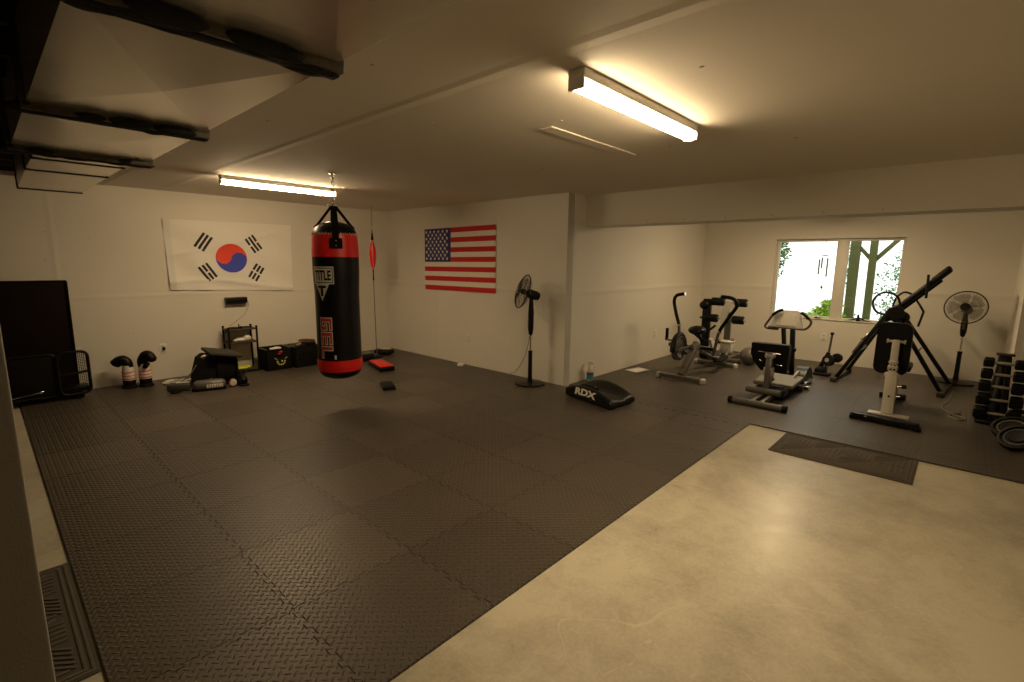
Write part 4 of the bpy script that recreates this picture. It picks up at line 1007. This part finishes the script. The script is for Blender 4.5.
# ------------------------------------------------------------------ console machine
xc_ = 7.0
t = thing('console_exercise_machine', 'upright exercise machine with a pale console and looped handlebars under the window', 'exercise machine', (7.0,1.56,0))
build('upright_post', MB().bar((xc_,1.60,.03),(xc_+.01,1.685,.73),.055,.05,up=(0,1,0),r=.012), BLKM, t)
build('upright_post', MB().bar((xc_,1.53,.03),(xc_+.01,1.575,.73),.07,.055,up=(0,1,0),r=.015), BLKM, t)
build('post_clamp', MB().rbox((xc_,1.575,.42),(.07,.13,.05),.012), BLKP, t)
rr = Vector((.30,0,1)).normalized()
mb = MB(); mb.prism([(-.185,-.105),(.20,-.115),(.14,.10),(.10,.118),(-.09,.11),(-.13,.08)],(xc_+.0,1.645,.805),(0,-1,0),rr,.03); build('console', mb, LTGREY, t)
mb = MB(); mb.prism([(-.12,-.085),(.115,-.09),(.085,.085),(-.075,.08)],(xc_-.0176,1.645,.81),(0,-1,0),rr,.006); build('console_screen', mb, mat('pale_paper_sheet',(.62,.58,.50),.6), t)
build('console_shelf', MB().rbox((xc_-.03,1.645,.700),(.09,.40,.02),.008), GREYM, t)
def hb(pts): 
    p = spl([(xc_-.02+.0*i,y,z) for i,(y,z) in enumerate(pts)],6); o = build('handlebar', MB().tube(p,.014,10), GREYM, t)
    return o
o = hb([(1.72,.92),(1.80,.865),(1.86,.77),(1.895,.70),(1.86,.672),(1.73,.672)]); build('grip', MB().tube(spl([(xc_-.02,1.70,.925),(xc_-.02,1.76,.90),(xc_-.02,1.82,.845)],4),.018,10), BLK, o)
o = hb([(1.50,.90),(1.43,.86),(1.375,.80),(1.39,.74),(1.45,.695),(1.58,.70)]); build('grip', MB().tube(spl([(xc_-.02,1.49,.905),(xc_-.02,1.44,.868),(xc_-.02,1.40,.83)],4),.018,10), BLK, o)
mb = MB(); mb.prism([(.235*cos(radians(a)), .205*sin(radians(a))) for a in range(0,181,10)],(6.97,1.40,.02),(1,0,0),(0,0,1),.13); build('flywheel_housing', mb, BLKP, t)
build('foot_bar', MB().bar((6.70,1.27,.03),(6.70,1.52,.03),.06,.05,r=.012).bar((7.35,1.36,.03),(7.35,1.76,.03),.06,.05,r=.012), BLKM, t)
build('side_trim', MB().bar((6.76,1.33,.05),(7.18,1.33,.05),.02,.03).rbox((6.70,1.30,.036),(.07,.09,.02),.006), SILV, t)
build('base_beam', MB().bar((6.70,1.50,.05),(7.35,1.56,.05),.09,.06,r=.015), BLKM, t)
build('crank_link', MB().tube([(7.0,1.60,.06),(7.02,1.61,.14),(6.98,1.58,.22)],.016,8), SILV, t)

# ------------------------------------------------------------------ ab wheel with a stick, window ornament
t = thing('hand_weight', 'small black hand weights with one bar leaning upright below the window', 'hand weights', (7.88,1.31,0))
build('upright_bar', MB().tube([(7.90,1.315,.10),(7.90,1.285,.565)],.014,12), GREYM, t)
build('bar_cap', MB().cyl((7.90,1.286,.555),(7.90,1.285,.585),.022,n=14), BLKP, t)
build('lower_bar', MB().tube([(7.90,1.40,.05),(7.90,1.30,.30)],.026,12), BLK, t)
build('weight_disc', MB().lathe([(.03,-.035),(.075,-.03),(.08,0),(.075,.03),(.03,.035)],(7.86,1.285,.20),(-.8,.3,.2),24), BLK, t)
build('weight_disc', MB().lathe([(.03,-.03),(.06,-.026),(.065,0),(.06,.026),(.03,.03)],(7.93,1.20,.235),(-.8,.3,.1),24), BLK, t)
build('disc_face', MB().lathe([(.018,0),(.03,.002),(.03,.006)],(7.83,1.30,.205),(-.8,.3,.2),16), SILV, t)
build('base_block', MB().rbox((7.84,1.36,.05),(.20,.13,.10),.03).rbox((7.76,1.33,.018),(.14,.20,.036),.012), BLK, t)
t = thing('sill_ornament', 'low dark winged ornament sitting on the window sill', 'ornament', (XW+.02,1.13,wz0+.016))
mb = MB(); z = wz0+.017
mb.tube(spl([(XW+.02,1.30,z+.004),(XW+.02,1.22,z+.014),(XW+.02,1.13,z+.045),(XW+.02,1.05,z+.014),(XW+.02,.97,z+.004)],6),[.004]*4+[.008]*4+[.012]*4+[.018]+[.012]*4+[.008]*4+[.004]*4,10)
build('wings', mb, BLKM, t)
build('knob', MB().lathe([(.03,0),(.03,.01),(.012,.05),(.016,.08),(.008,.10)],(XW+.02,1.14,z),n=16), BLKM, t)
t = thing('window_latch', 'small dark latch lying on the window sill above the console machine', 'latch', (XW+.01,1.66,wz0+.016))
build('lever', MB().rbox((XW+.01,1.66,wz0+.025),(.03,.09,.018),.006), BLKM, t); build('pivot', MB().cyl((XW+.01,1.68,wz0+.017),(XW+.01,1.68,wz0+.045),.011,n=14), BLKM, t)

# ------------------------------------------------------------------ inversion table
t = thing('inversion_table', 'black inversion table with a long slanted bed and looped handles below the window', 'inversion table', (7.85,.6,0))
ap = (.65,.99); FCAP = mat('grey_foot_cap',(.04,.04,.036),.5)
for x, yl, yr2 in ((7.56,1.13,.09),(8.16,1.10,.02)):
    build('leg', MB().bar((x,yl,.04),(x,ap[0],ap[1]),.062,.045,r=.010), BLKM, t)
    build('leg', MB().bar((x,yr2,.04),(x,ap[0],ap[1]),.062,.045,r=.010), BLKM, t)
for y0, y1 in ((1.14,1.10),(.08,.01)):
    o = build('foot_bar', MB().bar((7.44,y0,.03),(8.26,y1,.03),.05,.04,r=.01), BLKM, t)
    for xx, yy_ in ((7.43,y0),(8.27,y1)): build('foot_cap', MB().rbox((xx,yy_,.03),(.06,.075,.06),.012), FCAP, o)
build('spreader', MB().bar((7.56,.92,.42),(8.16,.90,.42),.02,.012), BLKM, t); build('spreader', MB().bar((7.56,.36,.46),(8.16,.34,.46),.02,.012), BLKM, t)
build('pivot_axle', MB().cyl((7.52,ap[0],ap[1]-.02),(8.20,ap[0],ap[1]-.02),.02,n=14), BLKM, t)
hd, ft_ = Vector((7.86,.16,1.475)), Vector((7.86,.735,.83)); dd = (ft_-hd).normalized()
nb = Vector((1,0,0)).cross(dd); nb = nb if nb.z > 0 else -nb
R = Matrix((dd, Vector((1,0,0)), dd.cross(Vector((1,0,0))))).transposed()
build('bed_pad', MB().rbox((hd+ft_)/2,((ft_-hd).length,.34,.07),.03,R,seg=3), BLKV, t)
build('bed_frame', MB().bar(hd+dd*.15-nb*.045,ft_+dd*.12-nb*.045,.05,.03).bar(ft_-dd*.1-nb*.03,Vector((7.86,.94,.50)),.05,.045), BLKM, t)
build('headrest', MB().rbox(hd+dd*.10+nb*.02,(.22,.26,.05),.022,R,seg=3), BLKV, t)
build('bed_handle', MB().tube([(7.68,.352,1.40),(7.68,.345,1.12)],.014,10).bar((7.68,.35,1.24),(7.80,.37,1.24),.03,.03), BLKM, t)
build('ankle_boom', MB().bar((7.86,.88,.62),(7.86,1.02,.34),.035,.035), SILV, t)
for x, pts in ((7.56,[(.68,.90),(.79,.93),(.84,1.03),(.815,1.12),(.74,1.175),(.65,1.16),(.59,1.10),(.57,1.0)]),(8.16,[(.70,.86),(.69,.97),(.665,1.08),(.595,1.16),(.51,1.135),(.44,1.04),(.375,.93),(.375,.90),(.405,.73)])):
    build('handle_loop', MB().tube(spl([(x,a,b) for a,b in pts],6),.013,10), BLKM, t)
build('hip_hub', MB().cyl((7.50,.60,.93),(7.54,.60,.93),.09,n=24,bev=.01).ell((7.6,.56,.88),(.05,.10,.08)), BLKP, t)
build('tether_strap', MB().tube(spl([(7.86,.95,.55),(7.80,.92,.48),(7.70,.90,.46),(7.60,.86,.50)],5),.008,6), mat('khaki_strap',(.22,.20,.10),.7), t)

# ------------------------------------------------------------------ bench with white post
t = thing('weight_bench', 'weight bench with a white notched post and tall black back pad', 'weight bench', (6.0,.44,0), 'adjustable weight benches')
o = build('foot_bar', MB().bar((5.80,.70,.035),(5.74,.18,.035),.10,.06,r=.012), BLKM, t)
build('foot_pad', MB().rbox((5.80,.69,.02),(.11,.06,.04),.01,rot('Z',6)).rbox((5.74,.19,.02),(.11,.06,.04),.01,rot('Z',6)), BLK, o)
build('bolt', MB().ell((5.735,.58,.045),(.010,.012,.010)).ell((5.715,.30,.045),(.010,.012,.010)), SILV, o)
build('base_plate', MB().rbox((5.86,.42,.072),(.10,.32,.016),.005), WHTM, t)
a, b = Vector((5.86,.430,.07)), Vector((6.24,.460,.755))
up_ = (0,1,0)
build('main_post', MB().bar(a,a*.45+b*.55,.075,.095,up=up_,r=.008).bar(a*.5+b*.5,b,.05,.062,up=up_,r=.008), WHTM, t)
dv = (b-a).normalized(); nv_ = Vector((-dv.z,0,dv.x))
mb = MB()
for f in (.22,.58,.63): 
    for s in ((0,) if f < .3 else (-.014,.014)): mb.cyl(a+dv*(f*.79)+nv_*(.040 if f < .5 else .030)+Vector((0,s,0)), a+dv*(f*.79)+nv_*(.046 if f < .5 else .036)+Vector((0,s,0)), .010, n=12)
build('pin_hole', mb, BLKP, t)
mb = MB()
for f, wd_ in ((.985,.07),(.52,.055)):
    p = a+(b-a)*f; mb.bar(p+Vector((.0,-wd_,0)),p+Vector((0,wd_,0)),.03,.022,r=.006).rbox(p+Vector((0,wd_,.0)),(.035,.015,.04),.004).rbox(p+Vector((0,-wd_,.0)),(.035,.015,.04),.004)
mb.rbox(a+(b-a)*.62,(.085,.08,.05),.01); mb.rbox(a+(b-a)*.70,(.08,.075,.03),.01)
build('pad_bracket', mb, WHTM, t)
for f in (.37,.24):
    p = a+(b-a)*f; o = build('stop_pin', MB().cyl(p,p+Vector((0,-.085,.012)),.011,n=12), SILV, t)
    build('pin_knob', MB().cyl(p+Vector((0,-.085,.012)),p+Vector((0,-.125,.016)),.020,n=14,bev=.005), BLKP, o)
mb = MB(); pc = Vector((6.345,.487,.665))
P = []
for cx, cz, a0 in ((.070,.185,0),(-.070,.185,90),(-.070,-.20,180),(.070,-.20,270)):
    for k in range(6): A_ = radians(a0+18*k); P.append((cx+.075*cos(A_), cz+.075*sin(A_)))
mb.prism(P,pc,(0,-1,0),Vector((.03,0,1)).normalized(),.07); build('back_pad', mb, BLKV, t)
build('seat_pad', MB().rbox((6.68,.48,.43),(.34,.30,.07),.025,seg=3), BLKV, t)
build('rear_frame', MB().bar((6.0,.43,.10),(6.95,.47,.08),.06,.06).bar((6.75,.47,.09),(6.70,.48,.40),.06,.06).bar((6.95,.36,.035),(6.95,.60,.035),.08,.06), BLKM, t)

# ------------------------------------------------------------------ dumbbell rack
t = thing('dumbbell_rack', 'black A-frame rack holding a column of dumbbells by the right wall', 'rack', (6.62,-.345,0))
RK = mat('rack_steel',(.035,.024,.016),.5)
zs = [.105,.235,.36,.475,.585]; 
def rx(z): return 6.50+.13*z/.6
build('side_frame', MB().bar((6.50,-.30,.02),(6.66,-.335,.66),.05,.04,r=.006).bar((6.50,-.40,.02),(6.66,-.37,.66),.05,.04,r=.006), BLKM, t)
build('side_frame', MB().bar((6.86,-.30,.02),(6.68,-.335,.66),.05,.04,r=.006).bar((6.86,-.40,.02),(6.68,-.37,.66),.05,.04,r=.006), BLKM, t)
build('back_plate', MB().rbox((6.665,-.352,.34),(.03,.10,.60),.006), RK, t)
build('top_plate', MB().rbox((6.66,-.352,.665),(.09,.13,.02),.006), RK, t)
build('base', MB().rbox((6.68,-.352,.018),(.48,.30,.036),.01), BLKM, t)
for z in zs: build('cradle', MB().bar((rx(z)+.02,-.31,z-.028),(rx(z)+.02,-.395,z-.028),.06,.02).bar((rx(z)-.01,-.31,z-.02),(rx(z)-.01,-.395,z-.02),.01,.022), RK, t)
proto = None; names = ['bottom tier','second tier from the bottom','middle tier','fourth tier from the bottom','top tier']
def hexa(r): return [(r*cos(pi/6+k*pi/3), r*sin(pi/6+k*pi/3)) for k in range(6)]
for k, z in enumerate(zs):
    r = .066-.0042*k; hl = .098-.005*k; half_ = .070; x = rx(z)-.026; y = -.352; rr = r
    d_ = thing('dumbbell', 'black hex dumbbell, %s of the rack' % names[k], 'dumbbell', (x,y,z), 'dumbbells on the rack')
    build('handle', MB().tube([(x,y-half_,z),(x,y-half_*.4,z),(x,y,z),(x,y+half_*.4,z),(x,y+half_,z)],[.013,.0145,.016,.0145,.013],14), mat('worn_chrome',(.6,.57,.5),.4,.6), d_)
    for s in (-1,1):
        mb = MB(); P = hexa(rr); n_ = len(P); V = []
        for o_, f in ((0,.8),(.012,1),(hl-.012,1),(hl,.8)): V += [(x+a*f, y+s*(half_+o_), z+b*f) for a,b in P]
        mb.add(V,[(i*6+q,i*6+(q+1)%6,i*6+6+(q+1)%6,i*6+6+q) for i in range(3) for q in range(6)]+[tuple(range(6)),tuple(range(18,24))]); build('head', mb, BLK, d_)
# plates and kettle weights heaped in front of the rack
def plate(c, ax, r, label, m):
    t = thing('weight_plate', label, 'weight plate', (c[0],c[1],0), 'weight plates heaped before the rack')
    build('plate', MB().lathe([(.025,-.016),(r*.45,-.02),(r*.5,-.010),(r*.82,-.010),(r*.86,-.022),(r,-.020),(r,.020),(r*.86,.022),(r*.82,.010),(r*.5,.010),(r*.45,.02),(.025,.016)],c,ax,40), BLK, t)
    build('marking_ring', MB().ring(Vector(c)+Vector(ax).normalized()*.012, r*.66, .005, ax, 40, 6), m, t)
plate((5.97,-.43,.115),(-.45,.25,.86),.135,'black weight plate with a yellowish ring leaning in front of the rack',mat('yellow_ring',(.20,.19,.11),.5))
plate((5.72,-.46,.10),(-.5,.35,.8),.13,'black weight plate with a bluish ring, lowest of the heap before the rack',mat('blue_ring',(.12,.145,.17),.5))
t = thing('kettlebell', 'black kettlebell between the rack and the ringed weight plates', 'kettlebell', (6.20,-.44,0))
build('bell', MB().ell((6.20,-.46,.085),(.085,.085,.085),None,24,16), BLK, t)
build('handle', MB().tube(spl([(6.16,-.42,.14),(6.155,-.40,.20),(6.20,-.46,.235),(6.245,-.52,.20),(6.24,-.50,.14)],6),.015,10), BLK, t)
one('extension_cord', MB().tube(spl([(6.72,-.10,.006),(6.62,-.03,.006),(6.50,-.02,.006),(6.42,-.09,.006),(6.52,-.14,.006),(6.66,-.02,.006),(6.9,.05,.006),(7.3,.0,.006),(7.9,-.02,.006)],6),.006,6), mat('dull_cord',(.20,.17,.11),.6), 'thin cord looping over the mat beside the dumbbell rack', 'cord', (6.6,-.05,0))

# ------------------------------------------------------------------ outside the window
struct('ground', MB().box((19,2,-.35),(19.5,40,.3)), mat('pale_gravel',(.82,.81,.76),.9,scale=6,var=.2))
PW = mat('green_stained_timber',(.070,.075,.014),.8,var=.25,scale=6)
t = thing('garden_pergola', 'timber pergola posts with slanted braces outside the right window pane', 'pergola', (10.9,1.4,-.2))
for y0, w in ((1.545,.15),(1.275,.11)): build('post', MB().bar((10.85,y0,-.2),(10.85,y0+.02,2.6),w,.12,up=(1,0,0)), PW, t)
build('brace', MB().bar((10.85,1.29,1.55),(10.85,.93,1.98),.07,.07,up=(1,0,0)), PW, t); build('brace', MB().bar((10.85,1.29,1.58),(10.85,1.50,1.82),.06,.07,up=(1,0,0)), PW, t)
build('top_beam', MB().bar((10.85,-.6,2.1),(10.85,3.4,2.1),.10,.16), PW, t)
t = thing('wind_chime', 'wind chime of thin tubes hanging outside the left window pane', 'wind chime', (10.33,1.93,1.75))
mb = MB()
for y, a, b in ((2.005,1.60,1.33),(1.965,1.63,1.44),(1.88,1.62,1.29)): mb.tube([(10.33,y,a),(10.33,y,b)],.013,8)
build('tube', mb, PW, t); build('top_disc', MB().cyl((10.33,1.93,1.655),(10.33,1.93,1.67),.055,n=20), PW, t)
build('cord', MB().tube([(10.33,1.93,1.66),(10.33,1.93,2.1)],.004,5).tube([(10.33,1.93,1.66),(10.33,1.93,1.12)],.003,5), PW, t); build('sail', MB().ell((10.33,1.93,1.10),(.006,.02,.03)), PW, t)
def leafmat(n, c):
    m = mat(n, c, .6, var=.45, scale=7); b = m.node_tree.nodes['Principled BSDF']
    b.inputs['Subsurface Weight'].default_value = 0; return m
LG = leafmat('bright_leaf',(.27,.42,.03)); LG2 = leafmat('cool_leaf',(.05,.20,.05)); LG3 = leafmat('dark_leaf',(.07,.17,.03))
def leaves(mb, c, r, n, s, seed, flat=1.0):
    rnd = random.Random(seed); c = Vector(c)
    for _ in range(n):
        while True:
            p = Vector((rnd.uniform(-1,1),rnd.uniform(-1,1),rnd.uniform(-1,1)))
            if p.length <= 1: break
        p = Vector((p.x*r[0],p.y*r[1],p.z*r[2]))+c
        d = Vector((rnd.uniform(-1,1),rnd.uniform(-1,1),rnd.uniform(-1,.6)*flat)).normalized(); q = d.orthogonal().normalized()
        q = Matrix.Rotation(rnd.uniform(0,6.28),3,d) @ q; n_ = d.cross(q); k = s*rnd.uniform(.6,1.3)
        mb.add([p, p+d*k*.5+q*k*.28+n_*k*.05, p+d*k, p+d*k*.5-q*k*.28+n_*k*.05, p+d*k*.5], [(0,1,4),(1,2,4),(2,3,4),(3,0,4)])
def plant(name, label, cat, c, blobs, m, s, trunk, seed):
    t = thing(name, label, cat, c); mb = MB()
    for i, (bc, br, n) in enumerate(blobs): leaves(mb, bc, br, n, s, seed+i)
    build('foliage', mb, m, t)
    mb = MB()
    for p in trunk: mb.tube(spl(p,4),[.03*(1-.6*i/(4*(len(p)-1))) for i in range(4*(len(p)-1)+1)],7)
    build('stem', mb, WOOD, t); return t
plant('garden_bush','bright green bush below the left window pane outside','bush',(10.4,1.9,-.2),[((10.4,1.85,.45),(.3,.36,.30),900),((10.4,1.76,.70),(.2,.18,.20),380),((10.4,2.12,.36),(.25,.26,.24),420)],LG,.085,[[(10.4,1.9,-.2),(10.4,1.88,.1),(10.4,1.8,.5)]],11)
plant('garden_tree','leafy branches at the upper left edge of the window outside','tree',(11.6,3.15,-.2),[((11.6,3.04,1.80),(.3,.22,.42),700),((11.6,3.12,1.40),(.3,.20,.28),300),((11.8,2.2,2.20),(.3,.8,.12),420)],LG3,.07,[[(11.6,3.3,-.2),(11.6,3.28,1.0),(11.6,3.05,1.9)]],21)
plant('garden_tree','cool green tree seen through the right window pane behind the pergola','tree',(13.4,.85,-.2),[((13.4,.95,1.0),(.5,.55,.95),1000),((13.4,.75,.35),(.5,.6,.5),900),((13.2,2.02,1.7),(.3,.16,.8),420),((13.4,1.95,.1),(.3,.28,.4),350),((13.4,.4,1.9),(.4,.4,.6),450)],LG2,.075,[[(13.4,.85,-.2),(13.45,.85,.8),(13.4,.7,1.7)]],31)

# ------------------------------------------------------------------ sky and output
w = bpy.data.worlds.new('sky'); sc.world = w; w.use_nodes = True
bg = w.node_tree.nodes['Background']; bg.inputs[0].default_value = (1, 1, .97, 1); bg.inputs[1].default_value = 2.0
sc.view_settings.view_transform = 'Standard'; sc.view_settings.look = 'None'; sc.view_settings.exposure = 0.0; sc.view_settings.gamma = 1.0
sc.view_settings.use_curve_mapping = False
sc.cycles.use_denoising = True; sc.cycles.max_bounces = 10; sc.cycles.diffuse_bounces = 6; sc.cycles.sample_clamp_indirect = 8
for o in sc.objects:
    if '_w' in o: del o['_w']
